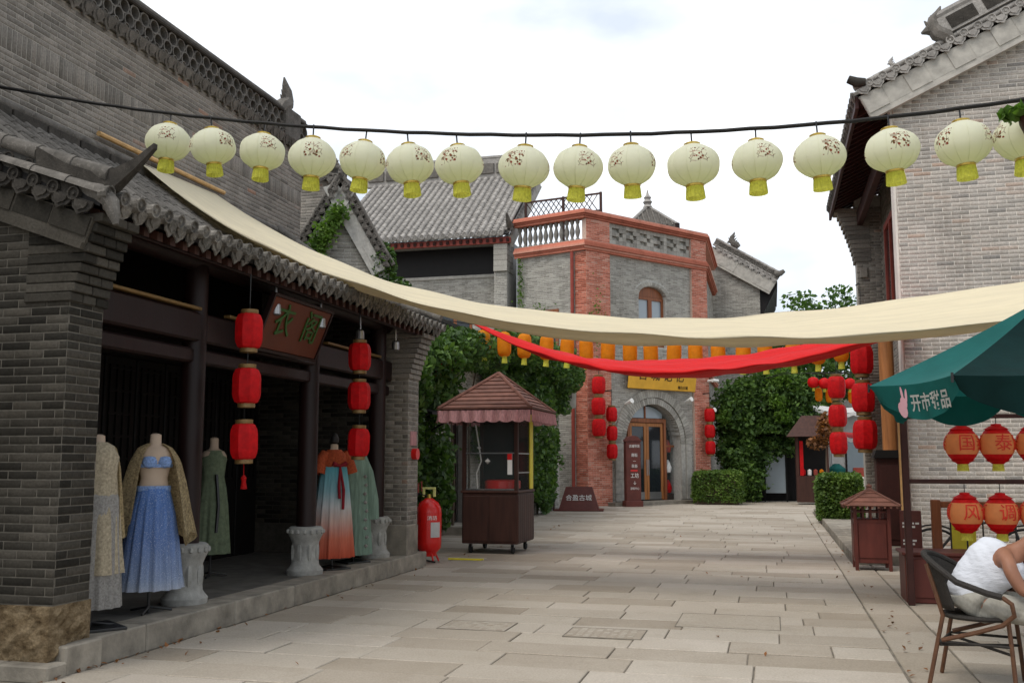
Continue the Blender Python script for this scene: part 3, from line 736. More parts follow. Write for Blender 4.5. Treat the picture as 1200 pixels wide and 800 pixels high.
# dragon-fish ridge finial
def ridge_beast(parent, P, sc_=1.0, d=1, mat='tile_grey', axis='y'):
    m = MB(); X = lambda a, z: (P[0], P[1]+a*d*sc_, P[2]+z*sc_) if axis == 'y' else (P[0]+a*d*sc_, P[1], P[2]+z*sc_)
    m.tube([X(-.20, .0), X(-.12, .10), X(.0, .17), X(.07, .28), X(.05, .42), X(-.02, .52), X(-.06, .62)], [.10*sc_, .13*sc_, .13*sc_, .11*sc_, .085*sc_, .05*sc_, .012*sc_], 8)
    m.tube([X(.05, .22), X(.16, .24), X(.24, .20)], [.09*sc_, .07*sc_, .02*sc_], 7)
    m.tube([X(.06, .30), X(.15, .34), X(.19, .40)], [.06*sc_, .035*sc_, .01*sc_], 6)
    for k in range(5): m.tube([X(-.10+.03*k, .12+.09*k), X(-.20+.03*k, .20+.09*k)], [.04*sc_, .006*sc_], 5)
    return m.build('ridge_beast', mat, parent, True, True)
ridge_beast(tall, (TX-.02, 14.0, 7.1), 1.0, 1)
MB().cb(TX-.15, TX+.1, 13.85, 14.35, 6.7, 7.2, .02).build('parapet_end', 'tile_grey', tall, world=True)

# ================================================================== LITTLE STEEP GABLE BEYOND IT
t = R(18); gd = Vector((math.cos(t), math.sin(t), 0)); gn = Vector((math.sin(t), -math.cos(t), 0)); ap = Vector((-7.66, 16.5, 6.72))
gab = root('gable_house', (-8, 17.5, 0), 'narrow grey house with steep ivy-grown gable beside the tall brick wall', 'house')
hw, dr = .92, 1.62
MB().prism([ap-gd*hw-Vector((0, 0, dr+5.2)), ap+gd*hw-Vector((0, 0, dr+5.2)), ap+gd*hw-Vector((0, 0, dr+.1)), ap-Vector((0, 0, .12)), ap-gd*hw-Vector((0, 0, dr+.1))], -gn*3).build('wall', 'mortar_grey', gab, world=True)
z_ap = ap.z-.5
brick_wall(gab, ap-gd*hw-Vector((0, 0, ap.z)), gd, 2*hw, 4.6, 6.5, 'brick_grey', lambda z: [(hw-max(0, (z_ap-z))*hw/dr, hw+max(0, (z_ap-z))*hw/dr)], 0)
for sg in (-1, 1):
    P0 = ap+gd*(sg*hw*1.02)-Vector((0, 0, dr*1.02)); Sv = ap-P0
    verge(gab, P0+gn*.12, Sv, gn, .16, 'tile_grey', True, .1, drop=.1, board=.6, bw=.22, boardmat='mortar_grey')
    MB().prism([P0+gn*.1, ap+gn*.1, ap-gn*3, P0-gn*3], Vector((0, 0, -.06))).build('roof_slope', 'tile_dark', gab, world=True)
ridge_beast(gab, (ap.x, ap.y, ap.z+.02), .45, -1)

# higher roof behind the little gable
wg = root('back_roof_house', (-10, 20, 0), 'grey tiled roof end with small ridge beast behind the steep gable', 'house')
MB().prism([(-11.5, 18.6, 0), (-8.75, 18.6, 0), (-8.75, 18.6, 7.35), (-11.5, 18.6, 7.9)], (0, .4, 0)).build('wall', 'mortar_brown', wg, world=True)
brick_wall(wg, (-10.8, 18.6, 0), (1, 0, 0), 2.05, 5.4, 7.4, 'brick_brown', None, 0)
verge(wg, (-8.5, 18.45, 7.35), (-2.6, 0, .62), (0, -1, 0), .2, 'tile_grey', True, .2, drop=.13, r=.06)
MB().prism([(-8.45, 18.5, 7.3), (-11.1, 18.5, 7.92), (-11.1, 19.0, 7.92), (-8.45, 19.0, 7.3)], (0, 0, .08)).build('roof_slope', 'tile_grey', wg, world=True)
ridge_beast(wg, (-8.75, 18.5, 7.6), .5, 1, 'tile_grey', 'x')
# ================================================================== IVY-COVERED HOUSE ON THE LEFT
ivh = root('ivy_house', (-8, 23, 0), 'low brick house front almost hidden under ivy behind the food cart', 'house')
def ivy_sp(z): return [(0, 15.8)] if z > 2.55 else [(0, 4.6), (5.8, 15.8)]
MB().box(-9.5, -6.9, 15.2, 31, 0, 4.3).build('wall', 'mortar_grey', ivh, world=True)
for (a, b_, z0, z1) in ((15.2, 19.8, 0, 4.3), (21.0, 31, 0, 4.3), (19.8, 21.0, 2.5, 4.3)): MB().box(-6.9, -6.6, a+.001, b_-.001, z0, z1).build('front_wall', 'mortar_grey', ivh, world=True)
brick_wall(ivh, (-6.6, 15.2, 0), (0, 1, 0), 15.8, .05, 4.25, 'brick_grey', ivy_sp, 0)
d = MB().cb(-6.86, -6.80, 19.85, 20.95, .2, 2.48, .01).build('door', 'wood_brown', ivh, world=True)
for q in range(2): MB().cb(-6.80, -6.785, 19.92+q*.52, 20.36+q*.52, .35, 2.3, .005).build('door_panel', 'wood_red', d, world=True)
MB().cb(-6.75, -6.57, 19.78, 19.92, .0, 2.5, .01).build('door_jamb', 'stone_grey', ivh, world=True)
MB().cb(-6.75, -6.57, 20.90, 21.02, .0, 2.5, .01).build('door_jamb', 'stone_grey', ivh, world=True)
MB().cb(-6.75, -6.05, 19.4, 21.3, -.02, .17, .015).build('doorstep', 'stone_kerb', ivh, world=True)
MB().prism([(-6.6, 16.2, 2.55), (-5.7, 16.2, 2.35), (-5.7, 16.2, 2.31), (-6.6, 16.2, 2.49)], (0, 1.7, 0)).build('door_canopy', 'wood_black', ivh, world=True)
for y in (16.3, 17.75): MB().tube([(-6.6, y, 1.9), (-5.8, y, 2.33)], .02, 6).build('canopy_bracket', 'metal_black', ivh, world=True)
MB().prism([(-6.3, 15.0, 4.26), (-6.3, 31, 4.26), (-9.5, 31, 5.6), (-9.5, 15.0, 5.6)], (0, 0, .08)).build('roof', 'tile_dark', ivh, world=True)

# ================================================================== REAR HOUSE WITH BIG TILED ROOF
rh = root('tiled_roof_house', (-13, 36, 0), 'grey brick house with wide ribbed tile roof and dark red eaves', 'house')
WY = 34.0
MB().box(-19, -8.95, WY, 41, 0, 9.45).build('wall', 'mortar_grey', rh, world=True)
brick_wall(rh, (-16, WY, 0), (1, 0, 0), 7.0, 4.0, 8.15, 'brick_grey', lambda z: [(0, 4.2), (5.6, 7.0)] if 5.2 < z < 6.9 else [(0, 7.0)], 0)
w = MB().cb(-11.75, -10.45, WY-.03, WY+.05, 5.2, 6.9, .01).build('window', 'wood_door', rh, world=True)
for q in range(2): MB().box(-11.65+q*.62, -11.17+q*.62, WY-.045, WY-.035, 5.3, 6.8).build('pane', 'glass_dark', w, world=True)
MB().cb(-16, -9.0, WY-.06, WY+.02, 8.16, 8.28, .01).build('string_course', 'cornice_grey', rh, world=True)
MB().box(-18, -9.0, WY-.04, WY+.0, 8.29, 9.3).build('eave_shade_band', 'wood_black', rh, world=True)  # near-black strip painting in the shadow under the eaves
MB().cb(-16, -8.75, 33.04, 33.12, 9.20, 9.42, .01).build('eave_board', 'painted_red', rh, world=True)
rm = MB().box(-.05, .05, -.02, 1.1, -.06, .06).mesh('rafter', 'soffit_red')
for i in range(28): inst(rm, 'rafter', rh, (-15.6+i*.25, 33.0, 9.30), (R(20), 0, 0), world=True)
tile_roof(rh, (-15.8, 32.9, 9.50), (1, 0, 0), 7.0, (0, 4.6, 3.45), .27, .085, .36, 'tile_pale', .13, 'tile_pale')
MB().cb(-16.2, -8.9, 37.4, 37.6, 12.9, 13.75, .03).build('ridge', 'tile_pale', rh, world=True)
for i in range(9): MB().cb(-16.1+i*.8, -15.4+i*.8, 37.33, 37.42, 13.12, 13.55, .02).build('ridge_panel', 'tile_grey', rh, world=True)
MB().tube([(-16.2, 37.5, 13.8), (-8.85, 37.5, 13.8)], .11, 8).build('ridge_cap', 'tile_pale', rh, True, True)
verge(rh, (-8.72, 32.95, 9.52), (0, 4.6, 3.45), (1, 0, 0), .27, 'tile_pale', True, .24, drop=.14, r=.07, board=.6, bw=.4, boardmat='cornice_grey')
MB().tube([(-8.72, 32.8, 9.75), (-8.70, 32.55, 9.85), (-8.7, 32.3, 10.1)], [.12, .1, .03], 8).build('upturned_ridge_end', 'tile_grey', rh, True, True)
corbel(rh, -8.9, 1, 33.1, 34.0, 8.2, 9.4, .001, 'brick_grey', 6, .5)
MB().box(-9.4, -8.92, 33.2, 34.1, 4, 8.2).build('pier', 'mortar_grey', rh, world=True)
brick_wall(rh, (-9.4, 33.2, 0), (1, 0, 0), .48, 4, 8.2, 'brick_grey', None, 0)
MB().cb(-9.42, -8.9, 33.17, 34.1, 8.9, 9.25, .01).build('corbel_panel', 'tile_grey', rh, world=True)

# ================================================================== CORNER HOUSE WITH RED BRICK PIERS
ch = root('corner_house', (-5.5, 38, 0), 'two-storey grey brick corner house with red brick piers and arched doorway', 'house')
L0, Q1, Q2, Q3 = Vector((-8.6, 33.3, 0)), Vector((-6.0, 32.4, 0)), Vector((-2.3, 37.2, 0)), Vector((-2.3, 43.0, 0))
dm_ = (Q2-Q1).normalized(); nm_ = Vector((dm_.y, -dm_.x, 0)); ml = (Q2-Q1).length
dl_ = (Q1-L0).normalized(); nl_ = Vector((dl_.y, -dl_.x, 0)); ll_ = (Q1-L0).length
def offs(o):
    P = [L0, Q1, Q2, Q3]; N = [nl_, nm_, Vector((1, 0, 0))]; out = [L0+nl_*o]
    for i in (1, 2):
        b_ = (N[i-1]+N[i]).normalized(); out.append(P[i]+b_*(o/b_.dot(N[i])))
    out.append(Q3+Vector((o, 0, 0))); return out
def band(z0, z1, o, inn, mat, name):
    a, b_ = offs(o), offs(inn); z = Vector((0, 0, z0)); h = Vector((0, 0, z1-z0))
    for i in range(3): MB().prism([a[i]+z, a[i+1]+z, b_[i+1]+z, b_[i]+z], h).build(name, mat, ch, world=True)
inn = offs(-.55)
MB().prism([inn[0], inn[1], inn[2], inn[3], Vector((-8.3, 43, 0))], (0, 0, 9.0)).build('core', 'wood_black', ch, world=True)
def face(Pt, s, o, z): return Pt[0]+Pt[1]*s+Pt[2]*o+Vector((0, 0, z))
MF = (Q1, dm_, nm_); LF = (L0, dl_, nl_)
SC, RI, ZS = 3.2, 1.38, 2.12; WC, WH = 3.28, .70
def solid(s):
    """solid height intervals of the main front at s"""
    iv = [(0, 8.65)]
    def cut(a, b_):
        nonlocal iv; o = []
        for (p, q) in iv:
            if b_ <= p or a >= q: o.append((p, q)); continue
            if a > p: o.append((p, a))
            if b_ < q: o.append((b_, q))
        iv = o
    if abs(s-SC) < RI: cut(.0, ZS+math.sqrt(RI*RI-(s-SC)**2))
    if abs(s-WC) < WH: cut(5.55, 7.35+.38*math.sqrt(max(0, 1-((s-WC)/WH)**2)))
    return iv
fm = MB(); N_ = 110
for i in range(N_):
    s0, s1 = ml*i/N_, ml*(i+1)/N_
    for (a, b_) in solid((s0+s1)/2):
        fm.prism([face(MF, s0, 0, a), face(MF, s1, 0, a), face(MF, s1, -.5, a), face(MF, s0, -.5, a)], (0, 0, b_-a))
fm.build('front_wall', 'mortar_grey', ch, world=True)
def main_sp(z):
    iv = [(1.1, 5.3)]
    def cut(a, b_):
        nonlocal iv; o = []
        for (p, q) in iv:
            if b_ <= p or a >= q: o.append((p, q)); continue
            if a > p: o.append((p, a))
            if b_ < q: o.append((b_, q))
        iv = o
    RO = 1.9
    if z < ZS: cut(SC-RO+.1, SC+RO-.1)
    elif z < ZS+RO: h = math.sqrt(RO*RO-(z-ZS)**2); cut(SC-h, SC+h)
    if 5.5 < z < 7.35: cut(WC-WH, WC+WH)
    elif 7.35 <= z < 7.95: h = (WH+.22)*math.sqrt(max(0, 1-((z-7.35)/.62)**2)); cut(WC-h, WC+h)
    return iv
brick_wall(ch, Q1, dm_, ml, .1, 8.62, 'brick_grey', main_sp, 0)
MB().prism([face(LF, 0, 0, 0), face(LF, ll_, 0, 0), face(LF, ll_, -.5, 0), face(LF, 0, -.5, 0)], (0, 0, 8.65)).build('side_wall', 'mortar_grey', ch, world=True)
brick_wall(ch, L0, dl_, ll_, .1, 8.62, 'brick_grey', lambda z: [(0, .35), (1.75, ll_)] if 5.0 < z < 6.7 else [(0, ll_)], 0)
MB().prism([Q2, Q3, Q3-Vector((.5, 0, 0)), Q2-Vector((.5, 0, 0))], (0, 0, 8.65)).build('side_wall', 'mortar_grey', ch, world=True)
brick_wall(ch, Q2+Vector((0, .5, 0)), (0, 1, 0), 5.3, .1, 8.62, 'brick_grey', None, 0)
# side window with wooden frame in the left face
w = MB(); fr = [(.35, 1.75, 5.0, 5.1), (.35, 1.75, 6.6, 6.7), (.35, .47, 5.1, 6.6), (1.63, 1.75, 5.1, 6.6), (1.0, 1.1, 5.1, 6.6)]
for (a, b_, z0, z1) in fr: w.prism([face(LF, a, .03, z0), face(LF, b_, .03, z0), face(LF, b_, -.02, z0), face(LF, a, -.02, z0)], (0, 0, z1-z0))
w = w.build('window', 'wood_door', ch, world=True)
for (a, b_) in ((.47, 1.0), (1.1, 1.63)): MB().prism([face(LF, a, .008, 5.1), face(LF, b_, .008, 5.1), face(LF, b_, .003, 5.1), face(LF, a, .003, 5.1)], (0, 0, 1.5)).build('pane', 'glass_dark', w, world=True)
# red brick piers
def pier(Pt, s0, s1, o, z0, z1, nm='pier'):
    p = MB().prism([face(Pt, s0, o, z0), face(Pt, s1, o, z0), face(Pt, s1, -.1, z0), face(Pt, s0, -.1, z0)], (0, 0, z1-z0)).build(nm, 'mortar_red', ch, world=True)
    O = face(Pt, s0, o, 0); brick_wall(ch, O, Pt[1], s1-s0, z0+.02, z1, 'brick_red', None, 0)
    return O
pier(MF, 0.02, 1.12, .10, 0, 8.62); pier(MF, 5.28, ml+.05, .10, 0, 8.62)
pier(MF, 0.02, 1.12, .10, 9.0, 9.74); pier(MF, 5.28, ml+.05, .10, 9.0, 9.74)
brick_wall(ch, Q1+nl_*.02-dl_*.35, dl_, .45, .1, 8.6, 'brick_red', None, 0)
brick_wall(ch, Q2+Vector((.03, .1, 0)), (0, 1, 0), .45, .1, 8.6, 'brick_red', None, 0)
MB().prism([Q2+Vector((.03, .08, 0)), Q2+Vector((.03, .57, 0)), Q2+Vector((-.2, .57, 0)), Q2+Vector((-.2, .08, 0))], (0, 0, 8.6)).build('pier_return', 'mortar_red', ch, world=True)
# cornices: stepped courses of red brick
for z0, z1, o in ((8.63, 8.70, .14), (8.703, 8.77, .18), (8.773, 8.84, .23), (8.843, 8.91, .19), (8.913, 8.99, .14), (9.755, 9.82, .14), (9.823, 9.89, .19), (9.893, 9.96, .25), (9.963, 10.04, .20), (4.62, 4.69, .13), (4.693, 4.78, .17)):
    band(z0, z1, o, -.25, 'brick_red', 'cornice_course')
band(8.993, 9.02, .08, -.25, 'cornice_grey', 'parapet_sill')
# openwork parapet over the front
# rows of short blocks around upright slots, H after H
for r_ in range(5):
    z = 9.025+r_*.146; s = 1.14; q = 0
    while s < 5.24:
        per = q % 4; w_ = .165
        hole = (r_ in (1, 3) and per in (1, 2)) or (r_ == 2 and per == 3)
        if not hole: MB().prism([face(MF, s, .03, z), face(MF, min(s+w_, 5.26), .03, z), face(MF, min(s+w_, 5.26), -.12, z), face(MF, s, -.12, z)], (0, 0, .138)).build('parapet_block', 'brick_grey', ch, world=True)
        s += .172; q += 1
MB().prism([face(MF, 1.1, -.10, 9.02), face(MF, 5.3, -.10, 9.02), face(MF, 5.3, -.30, 9.02), face(MF, 1.1, -.30, 9.02)], (0, 0, .73)).build('parapet_back', 'mortar_grey', ch, world=True)
# vase balusters on the left face
pf = [(.075, 0), (.075, .06), (.04, .09), (.055, .16), (.085, .26), (.09, .34), (.06, .46), (.04, .56), (.06, .60), (.075, .64), (.075, .735)]
bm_ = MB().lathe(pf, 10).mesh('baluster', 'stone_grey', True)
for i in range(12): inst(bm_, 'baluster', ch, face(LF, .12+i*.215, -.06, 9.02), world=True)
# lattice fence on the roof terrace
lf = root('lattice_fence', (-7.0, 34.2, 9.9), 'brown wooden lattice fence on the roof terrace of the corner house', 'fence')
LT = (Vector((-8.5, 34.3, 0)), Vector((.98, -.2, 0)).normalized(), Vector((-.2, -.98, 0)).normalized())
for s in (0, 1.5, 2.95): MB().prism([face(LT, s-.04, .04, 9.0), face(LT, s+.04, .04, 9.0), face(LT, s+.04, -.04, 9.0), face(LT, s-.04, -.04, 9.0)], (0, 0, 2.0)).build('post', 'wood_brown', lf, world=True)
for z in (10.3, 10.92): MB().prism([face(LT, 0, .03, z), face(LT, 2.95, .03, z), face(LT, 2.95, -.03, z), face(LT, 0, -.03, z)], (0, 0, .06)).build('rail', 'wood_brown', lf, world=True)
for i in range(15):
    for sg in (-1, 1):
        s = .02+i*.2; s2 = s+.42*sg
        if 0 <= s2 <= 2.95: MB().tube([face(LT, s, .01*sg, 10.34), face(LT, s2, .01*sg, 10.94)], .016, 4).build('slat', 'wood_brown', lf, world=True)
# arches: voussoirs
def vouss(c, r0, r1, n, z0, prou, a0=0, a1=math.pi, sx=1, sz=1, mat='brick_grey'):
    for i in range(n):
        t0 = a0+(a1-a0)*(i+.06)/n; t1 = a0+(a1-a0)*(i+.94)/n
        P = [face(MF, c+sx*r*math.cos(t), prou, z0+sz*r*math.sin(t)) for r, t in ((r0, t0), (r1, t0), (r1, t1), (r0, t1))]
        MB().prism(P, -nm_*.2).build('arch_brick', mat, ch, world=True)
vouss(SC, RI, 1.60, 44, ZS, .05); vouss(SC, 1.62, 1.9, 50, ZS, .09)
vouss(WC, WH, WH+.2, 22, 7.35, .03, sz=.58)
for r0, r1, pr in ((RI, 1.60, .05), (1.62, 1.9, .09)):
    for sg in (-1, 1):
        a, b_ = sorted((SC+sg*r0, SC+sg*r1))
        for i in range(8): MB().prism([face(MF, a, pr, .15+i*.246), face(MF, b_, pr, .15+i*.246), face(MF, b_, -.2, .15+i*.246), face(MF, a, -.2, .15+i*.246)], (0, 0, .236)).build('jamb_stone', 'cornice_grey', ch, world=True)
MB().prism([face(MF, .9, .45, -.02), face(MF, 5.9, .45, -.02), face(MF, 5.9, -.6, -.02), face(MF, .9, -.6, -.02)], (0, 0, .14)).build('doorstep', 'stone_kerb', ch, world=True)
# timber door set in the arch
def fbox(Pt, s0, s1, z0, z1, o0, o1, name, mat, par, mbx=None):
    return MB().prism([face(Pt, s0, o1, z0), face(Pt, s1, o1, z0), face(Pt, s1, o0, z0), face(Pt, s0, o0, z0)], (0, 0, z1-z0)).build(name, mat, par, world=True)
dr_ = fbox(MF, 2.18, 2.30, .13, 3.0, -.36, -.22, 'door_frame', 'wood_door', ch)
fbox(MF, 3.98, 4.10, .13, 3.0, -.36, -.22, 'door_post', 'wood_door', dr_); fbox(MF, 2.301, 3.979, 2.86, 3.0, -.36, -.22, 'door_head', 'wood_door', dr_)
for a in (2.31, 3.15):
    dl = fbox(MF, a, a+.11, .16, 2.84, -.33, -.27, 'door_leaf', 'wood_orange', ch)
    fbox(MF, a+.71, a+.82, .16, 2.84, -.33, -.27, 'stile', 'wood_orange', dl); fbox(MF, a+.111, a+.709, .16, .42, -.33, -.27, 'bottom_rail', 'metal_grey', dl); fbox(MF, a+.111, a+.709, 2.72, 2.84, -.33, -.27, 'top_rail', 'wood_orange', dl)
    fbox(MF, a+.111, a+.709, .43, 2.71, -.31, -.295, 'pane', 'glass_dark', dl)
    MB().tube([face(MF, 3.10 if a < 3 else 3.19, -.22, 1.0), face(MF, 3.10 if a < 3 else 3.19, -.22, 1.55)], .018, 6).build('handle', 'metal_grey', dl, world=True)
fbox(MF, 3.06, 3.12, 3.01, 3.46, -.34, -.26, 'fanlight_bar', 'wood_door', dr_)
def arc_panel(s0, s1, z0, o, name, mat, par, r=RI-.06):
    pts = [face(MF, s0, o, z0), face(MF, s1, o, z0)]
    for k in range(9):
        s = s1+(s0-s1)*k/8; pts.append(face(MF, s, o, ZS+math.sqrt(max(0.01, r*r-(s-SC)**2))))
    MB().prism(pts, -nm_*.012).build(name, mat, par, world=True)
arc_panel(2.3, 3.06, 3.02, -.3, 'fanlight', 'glass_pale', dr_); arc_panel(3.12, 3.98, 3.02, -.3, 'fanlight', 'glass_pale', dr_)
arc_panel(4.12, 4.56, .14, -.32, 'side_light', 'glass_clear', dr_); arc_panel(1.84, 2.16, .14, -.32, 'side_light', 'glass_dark', dr_)
fbox(MF, 4.11, 4.56, 2.0, 2.07, -.32, -.28, 'transom', 'wood_door', dr_)
for k in range(3): MB().lathe([(.02, 0), (.12, .03), (.15, .2), (.1, .38), (.04, .48)], 8, face(MF, 4.34, -.42, .35+k*.72)).build('display_item', ('lantern_red', 'paint_white', 'painted_red')[k], ch, True, True)
MB().prism([face(MF, 4.11, -.35, .14), face(MF, 4.6, -.35, .14), face(MF, 4.6, -.5, .14), face(MF, 4.11, -.5, .14)], (0, 0, .2)).build('display_shelf', 'wood_brown', ch, world=True)
# upper window
win = MB()
for (a, b_, z0, z1) in ((WC-WH, WC-WH+.11, 5.55, 7.35), (WC+WH-.11, WC+WH, 5.55, 7.35), (WC-WH+.111, WC+WH-.111, 7.25, 7.35), (WC-.09, WC+.09, 5.55, 7.249), (WC-WH+.111, WC-.091, 5.55, 5.66), (WC+.091, WC+WH-.111, 5.55, 5.66)):
    win.prism([face(MF, a, -.12, z0), face(MF, b_, -.12, z0), face(MF, b_, -.22, z0), face(MF, a, -.22, z0)], (0, 0, z1-z0))
wn = win.build('window', 'wood_door', ch, world=True)
for a in (WC-WH+.11, WC+.09): fbox(MF, a, a+.50, 5.66, 7.25, -.19, -.17, 'pane', 'glass_pale', wn)
pts = [face(MF, WC-WH, -.14, 7.36)]+[face(MF, WC-WH*math.cos(math.pi*k/10), -.14, 7.36+.36*math.sin(math.pi*k/10)) for k in range(11)]
MB().prism(pts, -nm_*.05).build('window_arch_panel', 'wood_door', wn, world=True)
# downpipe, spotlights, little brackets
MB().tube([face(LF, ll_-.4, .12, .0), face(LF, ll_-.4, .12, 8.6)], .06, 8).build('downpipe', 'painted_red', ch, True, True)
MB().tube([face(LF, .1, .1, 5.0), face(LF, .1, .1, 9.0)], .03, 6).build('downpipe', 'metal_grey', ch, True, True)
for (s, z, l_) in ((1.75, 3.45, 1), (4.75, 3.62, 1), (6.0, 3.28, 1)):
    p = face(MF, s, .1, z); MB().tube([p, p+nm_*.35+Vector((0, 0, .1))], [.03, .09], 8).build('spotlight', 'paint_white', ch, True, True)
p = face(MF, 6.0, .15, 4.45); MB().tube([p, p+nm_*.3], .05, 8).tube([p+nm_*.3-dm_*.1, p+nm_*.3+dm_*.2], .06, 8).build('security_camera', 'paint_white', ch, True, True)
# shop sign over the door
sg_ = root('shop_sign', face(MF, 3.5, .2, 4.05), 'yellow horizontal board with black characters over the arched doorway', 'sign')
tl = Matrix.Translation(face(MF, 3.5, .2, 4.0)) @ Matrix(((dm_.x, 0, nm_.x, 0), (dm_.y, 0, nm_.y, 0), (0, 1, 0, 0), (0, 0, 0, 1))) @ Matrix.Rotation(R(-8), 4, 'X').inverted()
def on(par, me, name, M):
    o = bpy.data.objects.new(name, me); o.matrix_local = Matrix.Translation(-wloc(par)) @ M; return put(o, par)
on(sg_, MB().cb(-1.7, 1.7, 0, .82, -.04, .04, .02).mesh('board', 'sign_yellow'), 'board', tl)
for i, c_ in enumerate('古城记忆'): on(sg_, text_mesh(c_, .46, 'paint_black', .006), 'character', tl @ Matrix.Translation((-1.05+i*.62, .50, .046)))
on(sg_, text_mesh('烟台古城', .13, 'paint_black', .004), 'small_lettering', tl @ Matrix.Translation((1.0, .12, .046)))
for x in (-1.2, 1.2): on(sg_, MB().box(-.03, .03, .3, .36, -.22, -.041).mesh('bracket', 'metal_black'), 'bracket', tl @ Matrix.Translation((x, 0, 0)))
# pavilion roof behind the parapet
pv = root('roof_pavilion', (-4.75, 40.5, 9), 'small grey pointed pavilion roof with finial behind the parapet', 'pavilion')
for k in range(4): 
    a0 = R(45+90*k+20); a1 = R(135+90*k+20); r_ = 1.45
    P = [Vector((-4.75+r_*math.cos(a), 40.5+r_*math.sin(a), 11.1)) for a in (a0, a1)]; T = Vector((-4.75, 40.5, 12.15))
    MB().add([P[0], P[1], T, P[0]-Vector((0, 0, .1)), P[1]-Vector((0, 0, .1))], [(0, 1, 2), (0, 3, 4, 1)]).build('roof_slope', 'tile_grey', pv, world=True)
    MB().tube([P[0]+Vector((0, 0, .04)), T], .07, 6).build('hip_ridge', 'tile_pale', pv, True, True)
    rr = MB()
    for q in range(1, 9):
        e = P[0].lerp(P[1], q/9); f_ = 1-abs(q/9-.5)*2; top = e.lerp(T.lerp(e, 1-f_), 1.0) if False else Vector((e.x, e.y, e.z))+(T-(P[0]+P[1])/2)*f_*.97
        rr.tube([e+Vector((0, 0, .02)), top+Vector((0, 0, .02))], .045, 5)
    rr.build('tile_rows', 'tile_grey', pv, True, True, kind='stuff')
    MB().tube([Vector((-4.75+1.4*math.cos(a0), 40.5+1.4*math.sin(a0), 8.9)), Vector((-4.75+1.4*math.cos(a0), 40.5+1.4*math.sin(a0), 11.2))], .1, 8).build('post', 'wood_red', pv, True, True)
MB().lathe([(.2, 0), (.13, .12), (.2, .22), (.12, .34), (.16, .42), (.06, .55), (.02, .75)], 10, (-4.75, 40.5, 12.1)).build('finial', 'tile_pale', pv, True, True)

# ================================================================== REAR RIGHT GABLE HOUSE
rg_ = root('rear_gable_house', (-3, 45, 0), 'grey brick gable house with pale verge tiles beyond the corner house', 'house')
GY = 43.3
MB().prism([(-9, GY, 0), (-.3, GY, 0), (-.3, GY, 9.45), (-2.25, GY, 10.65), (-2.3, GY, 9.9), (-9, GY, 9.9)], (0, 7, 0)).build('wall', 'mortar_grey', rg_, world=True)
brick_wall(rg_, (-2.6, GY, 0), (1, 0, 0), 2.3, 2.0, 9.6, 'brick_grey', lambda z: [(0, min(2.3, 2.3-(z-8.85)*1.15 if z > 8.85 else 2.3))], 0)
Sv = Vector((-2.7, 0, 1.68)); P0 = Vector((.45, GY-.25, 9.2))
verge(rg_, P0, Sv, (0, -1, 0), .27, 'tile_pale', True, .3, drop=.16, r=.075, board=.9, bw=.55, boardmat='cornice_grey', panel='tile_grey')
MB().prism([P0+Vector((0, .2, -.1)), P0+Sv+Vector((0, .2, -.1)), P0+Sv+Vector((0, 7, -.1)), P0+Vector((0, 7, -.1))], (0, 0, .1)).build('roof_slope', 'tile_grey', rg_, world=True)
MB().prism([(-.3, GY+.1, 7.6), (.4, GY+.1, 8.95), (.4, GY+.1, 9.05), (-.3, GY+.1, 9.4)], (0, 6.5, 0)).build('soffit', 'wood_black', rg_, world=True)
ridge_beast(rg_, (-1.35, GY-.2, 10.75), 1.1, -1, 'tile_grey', 'x')
MB().tube([(.35, GY-.25, 9.45), (.6, GY-.25, 9.5), (.75, GY-.25, 9.6)], [.14, .12, .08], 8).build('upturned_ridge_end', 'tile_grey', rg_, True, True)

# ================================================================== RIGHT: PALE BRICK HOUSE
ph = root('pale_brick_house', (5.5, 19, 0), 'tall pale brick house with grey verge tiles and dark red eaves', 'house')
PY = 15.5
def pz(x): return 7.02+(x-1.45)*.466
MB().prism([(1.95, PY, 0), (10, PY, 0), (10, PY, 7.0), (5.9, PY, pz(5.9)), (1.95, PY, pz(1.95))], (0, .4, 0)).build('gable_wall', 'mortar_pale', ph, world=True)
brick_wall(ph, (1.95, PY, 0), (1, 0, 0), 4.6, .1, 8.8, 'brick_pale', lambda z: [(0 if z < pz(1.95)-.45 else (z-pz(1.95)+.45)/.466, 4.6)], 290)
brick_wall(ph, (1.95, 15.9, 0), (0, -1, 0), .4, .1, 7.0, 'brick_pale', None, 0)
# veranda front, set back
MB().box(2.42, 2.6, 15.9, 22.4, 0, 7.3).build('front_wall', 'mortar_brown', ph, world=True)
brick_wall(ph, (2.42, 22.3, 0), (0, -1, 0), 6.4, .15, 7.2, 'brick_brown', lambda z: [(0, 1.2), (3.0, 6.4)] if (.1 < z < 2.9 or 4.2 < z < 6.3) else [(0, 6.4)], 0)
for z0, z1 in ((4.2, 6.3), (.15, 2.9)):
    f_ = MB().box(2.36, 2.41, 19.3, 19.42, z0, z1).box(2.36, 2.41, 20.98, 21.1, z0, z1).box(2.36, 2.41, 19.42, 20.98, z1-.12, z1).box(2.36, 2.41, 20.15, 20.25, z0, z1-.12).build('window_frame', 'painted_red', ph, world=True)
    MB().box(2.395, 2.40, 19.42, 20.98, z0, z1-.12).build('pane', 'glass_dark', f_, world=True)
MB().box(1.89, 2.42, 22.0, 22.4, 0, 7.2).build('end_pier', 'mortar_brown', ph, world=True)
brick_wall(ph, (1.89, 22.0, 0), (1, 0, 0), .53, .15, 6.95, 'brick_brown', None, 0)
corbel(ph, 1.89, -1, 21.98, 22.42, 5.75, 6.95, .42, 'brick_brown', 12, .3)
MB().cb(1.95, 2.1, 21.93, 22.0, 5.4, 5.62, .01).build('carved_block', 'brick_brown', ph, world=True)
